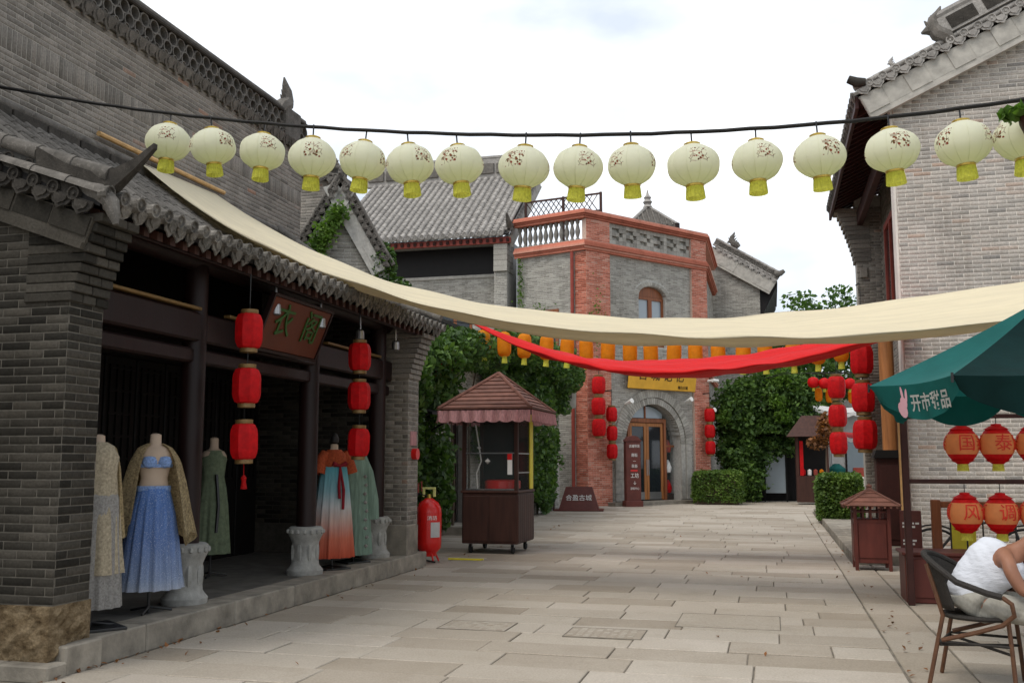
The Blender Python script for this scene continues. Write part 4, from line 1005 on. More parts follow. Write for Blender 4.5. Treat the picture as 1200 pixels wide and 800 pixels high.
MB().box(1.91, 1.945, PY+.02, 15.86, 0.13, 6.9).build('plaster_edge', 'plaster', ph, world=True)
# eaves
MB().prism([(1.45, PY-.02, 6.98), (1.45, PY-.02, 7.04), (5.9, PY-.02, pz(5.9)+.02), (5.9, PY-.02, pz(5.9)-.04)], (0, 7.2, 0)).build('roof_deck', 'soffit_red', ph, world=True)
MB().cb(1.40, 1.455, PY-.1, 22.7, 6.86, 7.06, .008).build('eave_board', 'soffit_red', ph, world=True)
rm = MB().prism([(0, 0, 0), (0, 0, -.09), (1.3, 0, -.09+1.3*.466), (1.3, 0, 1.3*.466)], (0, .08, 0)).mesh('rafter', 'soffit_red')
for i in range(24): inst(rm, 'rafter', ph, (1.46, PY+.35+i*.285, 6.975), world=True)
MB().cb(1.93, 2.05, 15.9, 22.0, 6.55, 6.85, .01).build('lintel', 'soffit_red', ph, world=True)
A = Vector((0, 1, 0)); o_ = Vector((-1, 0, 0)); up = Vector((0, 0, 1))
dmm = drip_mesh(A, (up*.93+o_*.37).normalized(), o_, .24, .14, 'tile_grey'); emm = disc_mesh(A, up, o_, .07, 'tile_grey')
for i in range(29):
    inst(dmm, 'drip_tile', ph, (1.36, PY-.05+i*.25, 7.08), world=True); inst(emm, 'eave_tile', ph, (1.37, PY+.075+i*.25, 7.12), world=True)
row = barrel_row(Vector((0, 1, 0)), Vector((1, 0, .466)).normalized(), Vector((-.466, 0, 1)).normalized(), 4.9, .07, .35, 'tile_grey')
for i in range(29): inst(row, 'tile_row', ph, (1.42, PY+.05+i*.25, 7.10), world=True)
verge(ph, (1.42, PY-.22, 7.10), (4.5, 0, 4.5*.466), (0, -1, 0), .215, 'tile_pale', True, .12, drop=.13, r=.06, board=.34, bw=.36, boardmat='cornice_grey')
P0 = Vector((2.75, PY-.22, 7.10+1.33*.466)); Sv = Vector((3.2, 0, 3.2*.466)); n_ = Vector((-.42, 0, .907))
MB().prism([P0+n_*.14, P0+n_*.14+Sv, P0+n_*.42+Sv, P0+n_*.42], (0, .14, 0)).build('hanging_ridge', 'tile_pale', ph, world=True)
MB().tube([P0+n_*.47+Vector((0, .07, 0)), P0+n_*.47+Sv+Vector((0, .07, 0))], .07, 8).build('hanging_ridge_cap', 'tile_pale', ph, True, True)
for i in range(5):
    a = P0+Sv.normalized()*(.15+i*.55)+n_*.18; e = Sv.normalized()*.42
    MB().prism([a, a+e, a+e+n_*.2, a+n_*.2], (0, -.012, 0)).build('ridge_carving', 'tile_dark', ph, world=True)
ridge_beast(ph, (2.62, PY-.15, 7.75), .95, -1, 'tile_grey', 'x')
ridge_beast(ph, (1.95, PY-.15, 7.45), .28, -1, 'tile_pale', 'x')
MB().tube([(1.55, PY-.25, 7.22), (1.42, PY-.25, 7.23), (1.30, PY-.25, 7.29)], [.06, .075, .06], 10).build('ridge_end', 'tile_dark', ph, True, True)
MB().lathe([(.03, 0), (.05, .03), (.05, .2)], 8, (2.85, PY-.05, 6.05)).build('wall_bracket', 'metal_grey', ph, True, True)
# veranda posts
for (x, y, r_, mt, top) in ((2.07, 19.0, .13, 'wood_orange', 3.9), (1.83, 15.28, .055, 'wood_pole', 2.6)):
    MB().tube([(x, y, .12 if y > 15.4 else 0), (x, y, top)], r_, 12).build('veranda_post', mt, ph, True, True)
# ================================================================== HANGING CABLES AND LANTERNS
def lerp_path(pts, x):
    for (a, b_) in zip(pts, pts[1:]):
        if a[0] <= x <= b_[0]: t = (x-a[0])/(b_[0]-a[0]); return a[1]+(b_[1]-a[1])*t
    return pts[-1][1] if x > pts[-1][0] else pts[0][1]
def smooth_path(pts, n=60):
    xs = np.array([p[0] for p in pts]); zs = np.array([p[1] for p in pts]); c = np.polyfit(xs, zs, min(4, len(pts)-1))
    return lambda x: float(np.polyval(c, x))
cz = smooth_path([(-7.5, 5.2), (-7.15, 5.12), (-3.94, 4.43), (-2.75, 4.25), (-1.29, 4.12), (.67, 4.07), (1.85, 4.10), (4.0, 4.45)])
CY = 7.6
cab = MB().tube([(-7.5+i*.19, CY, cz(-7.5+i*.19)+.003*math.sin(i*2.3)) for i in range(64)], .016, 7).build('lantern_cable', 'cable', None, True, True, label='thick black cable strung across the alley carrying pale painted lanterns', cat='cable')
def cream_proto():
    r_ = root('round_lantern', (0, 0, 0)); n = 24
    pf = [(.075, 0)]+[(.228*math.sin(math.acos(max(-1, min(1, -1+2*t))))**.93 if 0 < t < 1 else .075, .36*t) for t in [i/14 for i in range(1, 14)]]+[(.075, .36)]
    pf = [(max(.075, a), b_) for a, b_ in pf]
    MB().lathe(pf, n, caps=False, fold=lambda a, z: .012*math.cos(a*12)*math.sin(math.pi*max(0, min(1, z/.36)))).build('shade', 'lantern_cream', r_, True, ang=70)
    for k in range(12):
        a = 2*math.pi*k/12; MB().tube([(q*1.010*math.cos(a), q*1.010*math.sin(a), z) for q, z in pf], .0022, 4, False).build('rib', 'lantern_cream', r_)
    MB().lathe([(.070, .352), (.073, .36), (.073, .378), (.05, .388)], 16).build('top_cap', 'gold', r_, True)
    MB().lathe([(.07, -.018), (.078, -.015), (.080, .0), (.077, .010)], 16).build('bottom_ring', 'gold', r_, True)
    MB().lathe([(.074, -.018), (.079, -.06), (.084, -.12)], 36, caps=False, fold=lambda a, z: .03*math.cos(a*18)).build('fringe', 'tassel_yellow', r_)
    MB().tube([(0, 0, .39), (0, 0, .50)], .008, 5).build('hook', 'metal_black', r_)
    return r_
xs = [-5.26, -4.77, -4.3, -3.81, -3.35, -2.88, -2.44, -1.91, -1.46, -1.01, -.52, -.04, .43, .95, 1.44, 1.84]
cp = cream_proto()
for i, x in enumerate(xs):
    o = cp if i == 0 else copy_tree(cp)
    s_ = rnd.uniform(.86, .93); z = cz(x)+.005
    o.location = (x, CY, z-.49*s_); o.scale = (s_*rnd.uniform(.95, 1.03), s_*rnd.uniform(.95, 1.03), s_); o.rotation_euler = (rnd.uniform(-.08, .08), rnd.uniform(-.10, .10), rnd.uniform(0, 6.28))
    o['label'] = 'pale cream round paper lantern printed with brown blossoms hanging on the thick black cable'; o['category'] = 'lantern'; o['group'] = 'pale lanterns on the black cable'
# orange capsule lanterns further back
oz = smooth_path([(-6.6, 4.42), (-5.59, 4.22), (-4.3, 4.10), (-3.06, 4.01), (-1.36, 3.86), (-.06, 3.84), (1.29, 3.93), (2.4, 4.1)])
OY = 19.0
MB().tube([(-6.6+i*.3, OY, oz(-6.6+i*.3)) for i in range(30)], .012, 5).build('lantern_cable', 'cable', None, True, True, label='thin dark wire across the alley with a row of orange lanterns', cat='cable')
op = root('orange_lantern', (0, 0, 0))
pf = [(.05, 0), (.10, .02), (.132, .07), (.140, .14), (.140, .36), (.132, .43), (.10, .48), (.05, .5)]
MB().lathe(pf, 16, caps=True, fold=lambda a, z: .01*math.cos(a*8)).build('shade', 'lantern_orange', op, True, ang=70)
MB().lathe([(.05, .495), (.05, .53), (.02, .535)], 10).build('top_cap', 'gold_dull', op, True)
MB().lathe([(.055, .005), (.05, -.03), (.06, -.13)], 20, caps=False).build('tassel', 'tassel_yellow', op)
MB().tube([(0, 0, .52), (0, 0, .60)], .006, 4).build('hook', 'metal_black', op)
for i, x in enumerate([-5.59, -5.16, -4.75, -4.3, -3.88, -3.48, -3.06, -2.62, -2.21, -1.78, -1.36, -.93, -.48, -.06, .45, .88, 1.29]):
    o = op if i == 0 else copy_tree(op)
    o.location = (x, OY, oz(x)-.595); o.rotation_euler = (rnd.uniform(-.04, .04), rnd.uniform(-.05, .05), rnd.uniform(0, 6))
    o['label'] = 'orange capsule lantern with yellow tassel hanging in the row behind the red cloth'; o['category'] = 'lantern'; o['group'] = 'orange lanterns on the wire'
# red barrel lanterns
def red_proto(nm='red_lantern', tassel=False):
    r_ = root(nm, (0, 0, 0)); pf = [(.085, 0), (.115, .015), (.135, .06), (.142, .10), (.142, .27), (.135, .31), (.115, .355), (.085, .37)]
    MB().lathe([(r*1.05, z) for r, z in pf], 8, ph=R(22.5)).build('shade', 'lantern_red', r_, True, ang=38)
    MB().lathe([(.088, .365), (.092, .375), (.092, .41), (.05, .415)], 12).build('top_cap', 'gold_dull', r_, True)
    MB().lathe([(.06, -.045), (.092, -.04), (.092, -.005), (.088, .005)], 12).build('bottom_cap', 'gold_dull', r_, True)
    MB().tube([(0, 0, .41), (0, 0, .47)], .006, 4).build('cord', 'metal_black', r_)
    return r_
rp_ = red_proto(); first = [True]
def red(x, y, z, sc_, label, group, cord=None, tassel=False):
    """z is the middle of the shade"""
    o = rp_ if first[0] else copy_tree(rp_); first[0] = False
    o.location = (x, y, z-.185*sc_); o.scale = (sc_,)*3; o.rotation_euler = (0, rnd.uniform(-.03, .03), rnd.uniform(0, 6))
    o['label'] = label; o['category'] = 'lantern'; o['group'] = group
    if cord: MB().tube([(0, 0, .41), (0, 0, (cord-o.location.z)/sc_)], .006, 4).build('hanging_cord', 'metal_black', o)
    else: MB().tube([(0, 0, .41), (0, 0, .58)], .006, 4).build('hanging_cord', 'metal_black', o)
    if tassel:
        MB().tube([(0, 0, -.04), (0, 0, -.16)], .004, 4).build('tassel_cord', 'tassel_red', o); MB().lathe([(.012, -.16), (.03, -.19), (.022, -.22), (.035, -.30)], 10).build('tassel', 'tassel_red', o, True)
for i, z in enumerate((2.72, 2.20, 1.68)): red(-4.75, 8.27-.01*i, z, .90, ('topmost', 'middle', 'lowest')[i]+' red lantern of three by the column nearest the rough sandstone pier', 'red lanterns near the sandstone pier', 3.3 if i == 0 else None, i == 2)
for i, z in enumerate((2.74, 2.27, 1.72)): red(-4.75, 10.87, z, .90, ('topmost', 'middle', 'lowest')[i]+' red barrel lantern of three before the ombre skirt', 'red lanterns before the ombre skirt', 3.3 if i == 0 else None)
for s, o_, sc_, zz, lab, grp in ((.20, .45, 1.55, (4.0, 3.3, 2.6), 'red lantern of the larger three on the corner house pier', 'large red lanterns on the corner house'),
                            (.74, .5, 1.3, (3.05, 2.42, 1.82), 'red lantern of the smaller three between larger lanterns and arched doorway', 'small red lanterns left of the arch'),
                            (5.75, .4, 1.3, (3.17, 2.58, 1.98), 'red lantern of three beside the climbing bush at the corner house', 'red lanterns beside the bush')):
    for i, z in enumerate(zz):
        p = face(MF, s, o_, z); red(p.x, p.y, p.z, sc_, ('topmost', 'middle', 'lowest')[i]+' '+lab, grp, zz[0]+.8 if i == 0 else None)
    p = face(MF, s, .05, zz[0]+.8); MB().tube([p, p+nm_*(o_-.05)], .025, 6).build('lantern_bracket', 'metal_black', ch, world=True)
for i, z in enumerate((3.59, 2.80, 2.04)): red(1.86, 21.5, z, 1.62, ('topmost', 'middle', 'lowest')[i]+' large red lantern hung against the end pier of the pale house', 'large red lanterns by the pale house', 5.2 if i == 0 else None)
MB().tube([(1.86, 21.5, 5.2), (1.86, 22.0, 5.25)], .02, 6).build('lantern_bracket', 'metal_black', ph, world=True)
for i, z in enumerate((3.2, 2.54, 1.91)): red(1.50, 24, z, 1.38, ('topmost', 'middle', 'lowest')[i]+' red lantern in the string hanging above the square clipped hedge', 'red lanterns above the hedge', 4.4 if i == 0 else None)
red(-5.96, 17.5, 3.26, 1.2, 'single red lantern hanging in the ivy beyond the dress shop', 'red lantern in the ivy', 4.3)
# festival lanterns with characters
def fest(x, y, z, ch_, lab, grp, rz, cord, sc_=1.0):
    r_ = root('festival_lantern', (x, y, z), lab, 'lantern', grp, rz)
    prof = lambda t: .172*math.sin(math.pi*(.15+.70*t))**.72
    def part(t0, t1, mat, nm):
        MB().lathe([(prof(t0+(t1-t0)*i/8), -.165+.33*(t0+(t1-t0)*i/8)) for i in range(9)], 28, caps=False, fold=lambda a, q: .012*math.cos(a*14)).build(nm, mat, r_, True, ang=80)
    part(0, .20, 'lantern_red', 'lower_shade'); part(.20, .84, 'lantern_fest', 'middle_shade'); part(.84, 1, 'lantern_red', 'upper_shade')
    MB().lathe([(.125, .16), (.05, .20), (.05, .215), (.02, .22)], 14).build('top_cap', 'lantern_red', r_, True); MB().lathe([(.06, -.20), (.065, -.19), (.125, -.16)], 14).build('bottom_ring', 'lantern_red', r_, True)
    MB().lathe([(.05, -.19), (.055, -.22), (.06, -.275)], 20, caps=False).build('tassel', 'tassel_yellow', r_)
    MB().tube([(0, 0, .21), (0, 0, cord-z)], .005, 4).build('cord', 'metal_black', r_)
    for c_, a0 in ((ch_[0], -math.pi/2), (ch_[1], -math.pi/2+1.15), (ch_[1], -math.pi/2-1.9)):
        def wrap(v, a0=a0):
            t = (v.y+.01+.165)/.33; rr = prof(max(0, min(1, t)))*1.012+.004+v.z; a = a0+v.x/.172
            return Vector((rr*math.cos(a), rr*math.sin(a), v.y+.01))
        inst(text_mesh(c_, .185, 'char_red', .002, wrap), 'character', r_)
m_cloth('lantern_fest', (.95, .40, .15), .5, .6, .1, 10); m_plain('char_red', (.62, .03, .015), .6, .1, 8, 0)
for row, (z_, cord_, words) in enumerate(((1.67, 1.97, (('国泰', 'country'), ('泰民', 'peace'), ('民安', 'people'), ('安国', 'calm'))), (.955, 1.29, (('风调', 'wind'), ('调雨', 'tuning'), ('雨顺', 'rain'), ('顺风', 'smoothness'))))):
    for x, (cs, en) in zip((1.94, 2.28, 2.63, 2.98), words):
        fest(x, 11.28, z_, cs, 'orange and red festival lantern bearing the character for '+en+(' under the green parasol' if row == 0 else ' above the red planter'), 'festival lanterns on the rack', R(13)+rnd.uniform(-.1, .1), cord_)

# ================================================================== CLOTH SWAGS
def swag(name, near, far, yn, yf, mat, lab, curl=.16, nu=110, nv=18, pinch=0):
    """sheet hung by both ends: its far edge hangs higher than its near edge, which rolls under"""
    nx = smooth_path(near); fx = smooth_path(far); x0n, x1n = near[0][0], near[-1][0]; x0f, x1f = far[0][0], far[-1][0]
    ph_ = [rnd.uniform(0, 6) for _ in range(6)]
    def fn(a, c):
        xn = x0n+(x1n-x0n)*a; xf = x0f+(x1f-x0f)*a; e = min(1, a*7, (1-a)*7)
        N, F = Vector((xn, yn, nx(xn))), Vector((xf, yf, fx(xf)))
        if pinch: w = 1-pinch*max(0, 1-a*5); F = N.lerp(F, max(.12, w))
        if c < .3:
            t = 1-c/.3; p = N+Vector((0, curl*2.6*t*e, curl*(.15-.15*(1-t)-.55*t*t)*e*.5))
        else: p = N.lerp(F, (c-.3)/.7); p.z += .05*math.sin(math.pi*(c-.3)/.7)*e
        p.z += e*(.014*math.sin(a*61+c*9+ph_[4])*math.sin(a*9+ph_[5])+.016*math.sin(c*21+a*11+ph_[3])+.012*math.sin(c*15+a*3+ph_[0])+.009*math.sin(c*27+ph_[1]+a*7)+.010*math.sin(a*19+c*4+ph_[2]))
        return p
    o = MB().grid(fn, nu, nv).build(name, mat, None, True, True, label=lab, cat='cloth', ang=180)
    o.modifiers.new('thickness', 'SOLIDIFY').thickness = .004
    return o
swag('cream_cloth', [(-7.34, 5.12), (-6.5, 4.48), (-5.72, 3.98), (-4.64, 3.54), (-3.61, 3.19), (-2.2, 2.90), (-.85, 2.74), (.8, 2.72), (2.33, 2.82), (4.4, 3.2)],
     [(-7.42, 5.20), (-6.4, 4.60), (-5.52, 4.14), (-3.95, 3.58), (-2.5, 3.32), (-1.0, 3.20), (.97, 3.26), (2.79, 3.50), (4.9, 3.95)], 10.05, 11.9, 'cloth_cream', 'long cream cloth sagging across the alley from the roof of the dress shop')
MB().tube([(-7.42, 9.4, 5.26), (-7.42, 12.1, 5.28)], .032, 8).build('wooden_rod', 'wood_pole', None, True, True, label='pale wooden rod on the brick wall holding the cream cloth', cat='rod')
swag('red_cloth', [(-4.82, 3.86), (-3.75, 3.30), (-2.45, 2.86), (-1.2, 2.76), (0, 2.86), (1.25, 3.10), (2.0, 3.28)],
     [(-4.86, 3.92), (-4.08, 3.50), (-2.65, 3.12), (-1.31, 3.04), (0, 3.20), (1.36, 3.35), (2.1, 3.48)], 14.2, 15.5, 'cloth_red', 'long bright red cloth sagging across the alley behind the cream cloth', curl=.2, pinch=.9)
MB().tube([(-4.85, 13.55, 3.90), (-4.85, 14.9, 3.92)], .025, 8).build('wooden_rod', 'wood_pole', None, True, True, label='wooden rod at the eave end holding the red cloth', cat='rod')

# ================================================================== GREEN PARASOL
um = root('parasol', (2.15, 8.5, 0), 'dark green cafe parasol with white lettering and pink rabbit emblem', 'parasol')
UR, UZ, UT = 1.38, 2.10, 2.80
cor = [Vector((UR*math.cos(R(184+45*k)), UR*math.sin(R(184+45*k)), UZ)) for k in range(8)]; apx = Vector((0, 0, UT))
for k in range(8):
    a, b_ = cor[k], cor[(k+1) % 8]; dark = k == 1  # front panel gets the darker green, its shade painted in
    def fn(u, v, a=a, b_=b_):
        rim = a.lerp(b_, u); rim = rim*(1-.05*math.sin(math.pi*u)); rim.z = UZ-.02*math.sin(math.pi*u)
        p = rim.lerp(apx, v); p.z -= .07*math.sin(math.pi*v)*math.sin(math.pi*u)+.10*v*(1-v); return p
    pn = MB().grid(fn, 12, 10).build('panel', 'cloth_green_shaded' if dark else 'cloth_green', um, True)
    def fv(u, v, a=a, b_=b_):
        rim = a.lerp(b_, u); f = 1-.05*math.sin(math.pi*u); h = .10+.17*math.sin(math.pi*u)**.7
        q = Vector((rim.x*f, rim.y*f, UZ-.02*math.sin(math.pi*u)-h*v)); q.x *= 1-.06*v+.012*math.sin(u*22)*v; q.y *= 1-.06*v+.012*math.sin(u*22)*v; return q
    MB().grid(fv, 20, 6).build('valance', 'cloth_green_shaded' if dark else 'cloth_green', um, True)
    MB().tube([apx-Vector((0, 0, .03)), a.lerp(apx, .5)-Vector((0, 0, .055)), a-Vector((0, 0, .02))], .011, 5).build('rib', 'metal_black', um)
    MB().tube([a*1.0+Vector((0, 0, .02)), a+Vector((0, 0, -.05))], .010, 6).build('rib_tip', 'metal_black', um)
MB().tube([(0, 0, .06), (0, 0, 2.86)], .024, 10).build('pole', 'metal_black', um, True)
MB().lathe([(.26, 0), (.26, .05), (.08, .08), (.05, .25)], 20).build('base', 'metal_black', um, True)
# emblem printed on the first panel's valance
def valw(u, h):
    a, b_ = cor[0], cor[1]; rim = a.lerp(b_, u); f = 1-.05*math.sin(math.pi*u); v = h/(.10+.17*math.sin(math.pi*u)**.7)
    q = Vector((rim.x*f*(1-.06*v), rim.y*f*(1-.06*v), UZ-.02*math.sin(math.pi*u)-h)); n = Vector((q.x, q.y, 0)).normalized(); return q+n*.008
me = text_mesh('开市甜品', .14, 'paint_white', .001, lambda v: valw(.64+(v.x*.95+v.y*.16)/1.06, .15-v.y), .003)
inst(me, 'lettering', um)
rb = MB()
def oval(cx, cz_, rx, rz_2, tilt, n=12): return [valw(.30+(cx+rx*math.cos(2*math.pi*k/n)*math.cos(tilt)-rz_2*math.sin(2*math.pi*k/n)*math.sin(tilt))/1.06, .135-(cz_+rx*math.cos(2*math.pi*k/n)*math.sin(tilt)+rz_2*math.sin(2*math.pi*k/n)*math.cos(tilt))) for k in range(n)]
for args in ((-.03, -.055, .055, .065, -.45), (.02, .065, .014, .06, -.15), (.062, .05, .014, .06, -.4), (.01, -.0, .04, .045, -.2)): rb.add(oval(*args), [tuple(range(12))])
m_plain('pink_print', (.75, .42, .48), .7, .05, 8, 0); rb.build('rabbit_emblem', 'pink_print', um)

# ================================================================== FOOD CART
ct = root('food_cart', (-4.50, 16.2, 0), 'dark wooden food cart with glass case, shingled roof and pink frill', 'cart')
hx, hy = .475, .55
MB().cb(-hx, hx, -hy, hy, .16, .98, .012).build('cabinet', 'wood_brown', ct)
for i in range(8): MB().cb(hx-.004, hx+.012, -hy+.01+i*.135, -hy+.14+i*.135, .18, .95, .004).build('side_board', 'wood_brown', ct)
for i in range(2): MB().cb(-hx+.02+i*.46, -hx+.455+i*.46, -hy-.012, -hy+.004, .2, .93, .006).build('door_panel', 'wood_brown', ct)
MB().cb(-hx-.02, hx+.02, -hy-.02, hy+.02, .98, 1.02, .008).build('counter', 'wood_brown', ct)
for sx in (-1, 1):
    for sy in (-1, 1):
        MB().box(sx*hx*.94-.03, sx*hx*.94+.03, sy*hy*.94-.03, sy*hy*.94+.03, 1.02, 2.36).build('corner_post', 'wood_brown', ct)
        wh = MB().tube([(sx*.36-.02, sy*.42, .075), (sx*.36+.02, sy*.42, .075)], .073, 14).build('caster', 'rubber', ct)
        MB().box(sx*.36-.03, sx*.36+.03, sy*.42-.02, sy*.42+.02, .1, .17).build('fork', 'metal_grey', wh)
for (x0, x1, y0, y1) in ((-.41, .41, -.53, -.525), (-.41, .41, .525, .53), (.455, .46, -.48, .48), (-.46, -.455, -.48, .48)): MB().box(x0, x1, y0, y1, 1.02, 2.2).build('pane', 'glass_clear', ct)
MB().box(-.43, .43, .50, .515, 1.02, 2.2).build('back_panel', 'wood_black', ct)  # near-black sheet added to darken the inside of the glass case
MB().box(-.43, .43, -.50, .495, 1.60, 1.615).build('shelf', 'glass_clear', ct)
for z in (1.03, 1.62): MB().box(-.42, .42, -.525, -.505, z, z+.02).build('shelf_edge', 'metal_grey', ct)
MB().box(.43, .455, -.50, -.46, 1.03, 2.2).build('trim', 'metal_grey', ct)
for z in (1.3, 1.615): MB().box(.458, .468, -.46, .40, z, z+.02).build('trim', 'metal_grey', ct)
MB().box(.462, .480, .30, .51, 1.03, 2.30).build('side_stripe', 'yellow_paint', ct, label='bright yellow vertical panel')
MB().lathe([(.30, 0), (.33, .02), (.33, .14), (.28, .16)], 20, (.1, -.1, 1.03), .9, 1.1).build('red_tray', 'extinguisher_red', ct, True)
MB().cb(.30, .38, -.545, -.53, 1.28, 1.62, .003).build('price_tag', 'paint_white', ct)
MB().cb(.30, .38, -.548, -.545, 1.52, 1.62, .001).build('price_tag', 'extinguisher_red', ct)
MB().tube([(-.22, -.5, 1.05), (-.24, -.5, 1.3), (-.16, -.5, 1.5), (-.2, -.5, 1.75), (-.26, -.5, 2.1)], .012, 5).lathe([(0, -.05), (.05, 0), (0, .05)], 8, (-.05, -.5, 1.5)).lathe([(0, -.03), (.04, 0), (0, .03)], 8, (-.2, -.5, 1.72)).build('sign_neon', 'paint_white', ct)
MB().box(-.46, .46, -.50, .50, 2.16, 2.36).build('top_rail', 'wood_brown', ct)
ex, ey, ez, tz = .78, .90, 2.34, 2.98
cs = [Vector((-ex, -ey, ez)), Vector((ex, -ey, ez)), Vector((ex, ey, ez)), Vector((-ex, ey, ez))]; tp = Vector((0, 0, tz))
for k in range(4):
    a, b_ = cs[k], cs[(k+1) % 4]; nn = (b_-a).cross(tp-a).normalized()
    if nn.z < 0: nn = -nn
    for i in range(9):
        t0, t1 = i/9, min(1, (i+1)/9+.012)
        P = [a.lerp(tp, t0), b_.lerp(tp, t0), b_.lerp(tp, t1), a.lerp(tp, t1)]
        MB().prism([P[0]+nn*.022, P[1]+nn*.022, P[2]+nn*.004, P[3]+nn*.004], -nn*.014).build('roof_board', 'wood_roof', ct)
    MB().tube([a+nn*.02, tp+Vector((0, 0, .02))], .03, 6).build('hip_board', 'wood_roof', ct)
    L_ = (b_-a).length; d_ = (b_-a).normalized(); on_ = Vector((nn.x, nn.y, 0)).normalized()
    def fr(u, v, a=a, b_=b_, on_=on_, L_=L_): return a.lerp(b_, u)+on_*(.018+.034*math.sin(u*L_*30)*v+.012*math.sin(u*L_*63))+Vector((0, 0, -.02-.17*v-.03*v*abs(math.sin(u*L_*15))))
    MB().grid(fr, 90, 4).build('frill', 'cloth_pink', ct, True)
    MB().prism([a+on_*.03, b_+on_*.03, b_+on_*.03+Vector((0, 0, .03)), a+on_*.03+Vector((0, 0, .03))], -on_*.06).build('fascia', 'wood_roof', ct)

# ================================================================== EXTINGUISHER, BIN, SMALL SIGNS
fe = root('fire_extinguisher', (-5.0, 14.1, 0), 'big red wheeled fire extinguisher standing against the shop end pier', 'extinguisher')
MB().lathe([(.02, .14), (.12, .16), (.165, .22), (.17, .30), (.17, .72), (.165, .80), (.13, .88), (.07, .93), (.045, .95)], 22).build('cylinder', 'extinguisher_red', fe, True)
MB().lathe([(.10, .10), (.11, .14), (.13, .2)], 16).build('foot_ring', 'extinguisher_red', fe, True)
for k in range(4): a = R(45+90*k); MB().tube([(.10*math.cos(a), .10*math.sin(a), .14), (.15*math.cos(a), .15*math.sin(a), .02)], .012, 6).build('foot', 'extinguisher_red', fe)
va = MB().lathe([(.03, .94), (.03, 1.0), (.015, 1.01)], 10).build('valve', 'gold', fe, True)
m_plain('label_lime', (.62, .62, .22), .6, .1, 9, 0)
hd = MB()
for s_ in (-1, 1): hd.cb(s_*.075-.015, s_*.075+.015, -.02, .02, .97, 1.08, .004)
hd.cb(-.09, .09, -.02, .02, 1.08, 1.11, .004).build('handle', 'label_lime', fe)
MB().tube([(-.03, 0, .98), (-.14, -.03, 1.02), (-.19, -.04, .9), (-.18, -.04, .6), (-.15, -.06, .25), (.02, -.2, .06), (.16, -.18, .03)], .014, 6).build('hose', 'rubber', fe, True)
MB().tube([(-.15, -.02, 1.0), (-.15, -.02, 1.16)], .016, 6).tube([(-.15, -.02, 1.16), (-.10, -.02, 1.2), (-.1, -.02, 1.05)], .01, 5).build('nozzle', 'painted_red', fe, True)
for s_ in (-.25,): 
    w = MB().tube([(s_-.02, .02, .13), (s_+.05, .02, .13)], .125, 18).build('wheel', 'rubber', fe)
    MB().tube([(s_-.03, .02, .13), (s_+.06, .02, .13)], .05, 10).build('hub', 'metal_grey', w)
MB().lathe([(.172, .50), (.172, .74)], 22, caps=False).build('sticker', 'extinguisher_red', fe, True)
fe.scale = (1.12, 1.12, 1.0)
lb = MB().grid(lambda u, v: Vector((.1745*math.cos(R(-62+48*u)), .1745*math.sin(R(-62+48*u)), .38+.22*v)), 8, 2).build('label_panel', 'grey_far', fe, True)
inst(text_mesh('消防', .07, 'paint_white', .001, lambda v: Vector(((.1755+v.z)*math.cos(R(-55)+v.x/.17), (.1755+v.z)*math.sin(R(-55)+v.x/.17), .66+v.y))), 'lettering', fe)
MB().box(-4.86, -4.3, 14.6, 14.64, 0, .025).build('floor_stripe', 'yellow_paint', None, world=True, label='thin yellow strip on the ground between extinguisher and cart', cat='strip')
bn = root('litter_bin', (1.31, 14.85, 0), 'brown wooden litter bin with open grid top and pagoda roof', 'bin')
w_ = .235
MB().cb(-w_, w_, -w_, w_, .10, .70, .008).build('body', 'planter_red', bn)
for sx in (-1, 1):
    for sy in (-1, 1): MB().box(sx*w_*.93-.022, sx*w_*.93+.022, sy*w_*1.02-.022, sy*w_*1.02+.022, 0, .90).build('post', 'planter_red', bn)
for k in range(4):
    M_ = Matrix.Rotation(k*math.pi/2, 4, 'Z'); g_ = MB(); g_.M = M_
    g_.box(-.03, .0, -w_-.012, -w_+.012, .70, .90).box(.09, .115, -w_-.012, -w_+.012, .70, .90).box(-.125, -.10, -w_-.012, -w_+.012, .70, .90).box(-w_, w_, -w_-.010, -w_+.010, .79, .81).build('grid', 'planter_red', bn)
    pn = MB(); pn.M = M_; pn.cb(-w_+.05, w_-.05, -w_-.012, -w_+.002, .17, .64, .006).build('side_panel', 'planter_red', bn)
    r_ = .37; a, b_, tp = Vector((-r_, -r_, .88)), Vector((r_, -r_, .88)), Vector((0, 0, 1.10)); nn = Vector((0, -.5, .86))
    for i in range(4):
        t0, t1 = i/4, min(1, (i+1)/4+.02); P = [a.lerp(tp, t0), b_.lerp(tp, t0), b_.lerp(tp, t1), a.lerp(tp, t1)]
        q = MB(); q.M = M_; q.prism([P[0]+nn*.014, P[1]+nn*.014, P[2]+nn*.003, P[3]+nn*.003], -nn*.012); q.build('roof_board', 'wood_roof', bn)
    q = MB(); q.M = M_; q.tube([a+Vector((0, 0, .015)), tp+Vector((0, 0, .01))], .018, 6); q.build('hip', 'wood_roof', bn)
    for i in range(9): q = MB(); q.M = M_; q.box(-r_+.04+i*.08, -r_+.065+i*.08, -r_, -r_+.02, .855, .885); q.build('roof_batten', 'wood_roof', bn)
MB().lathe([(.05, 1.09), (.035, 1.13), (.045, 1.15), (0, 1.19)], 10).build('finial', 'wood_roof', bn, True)
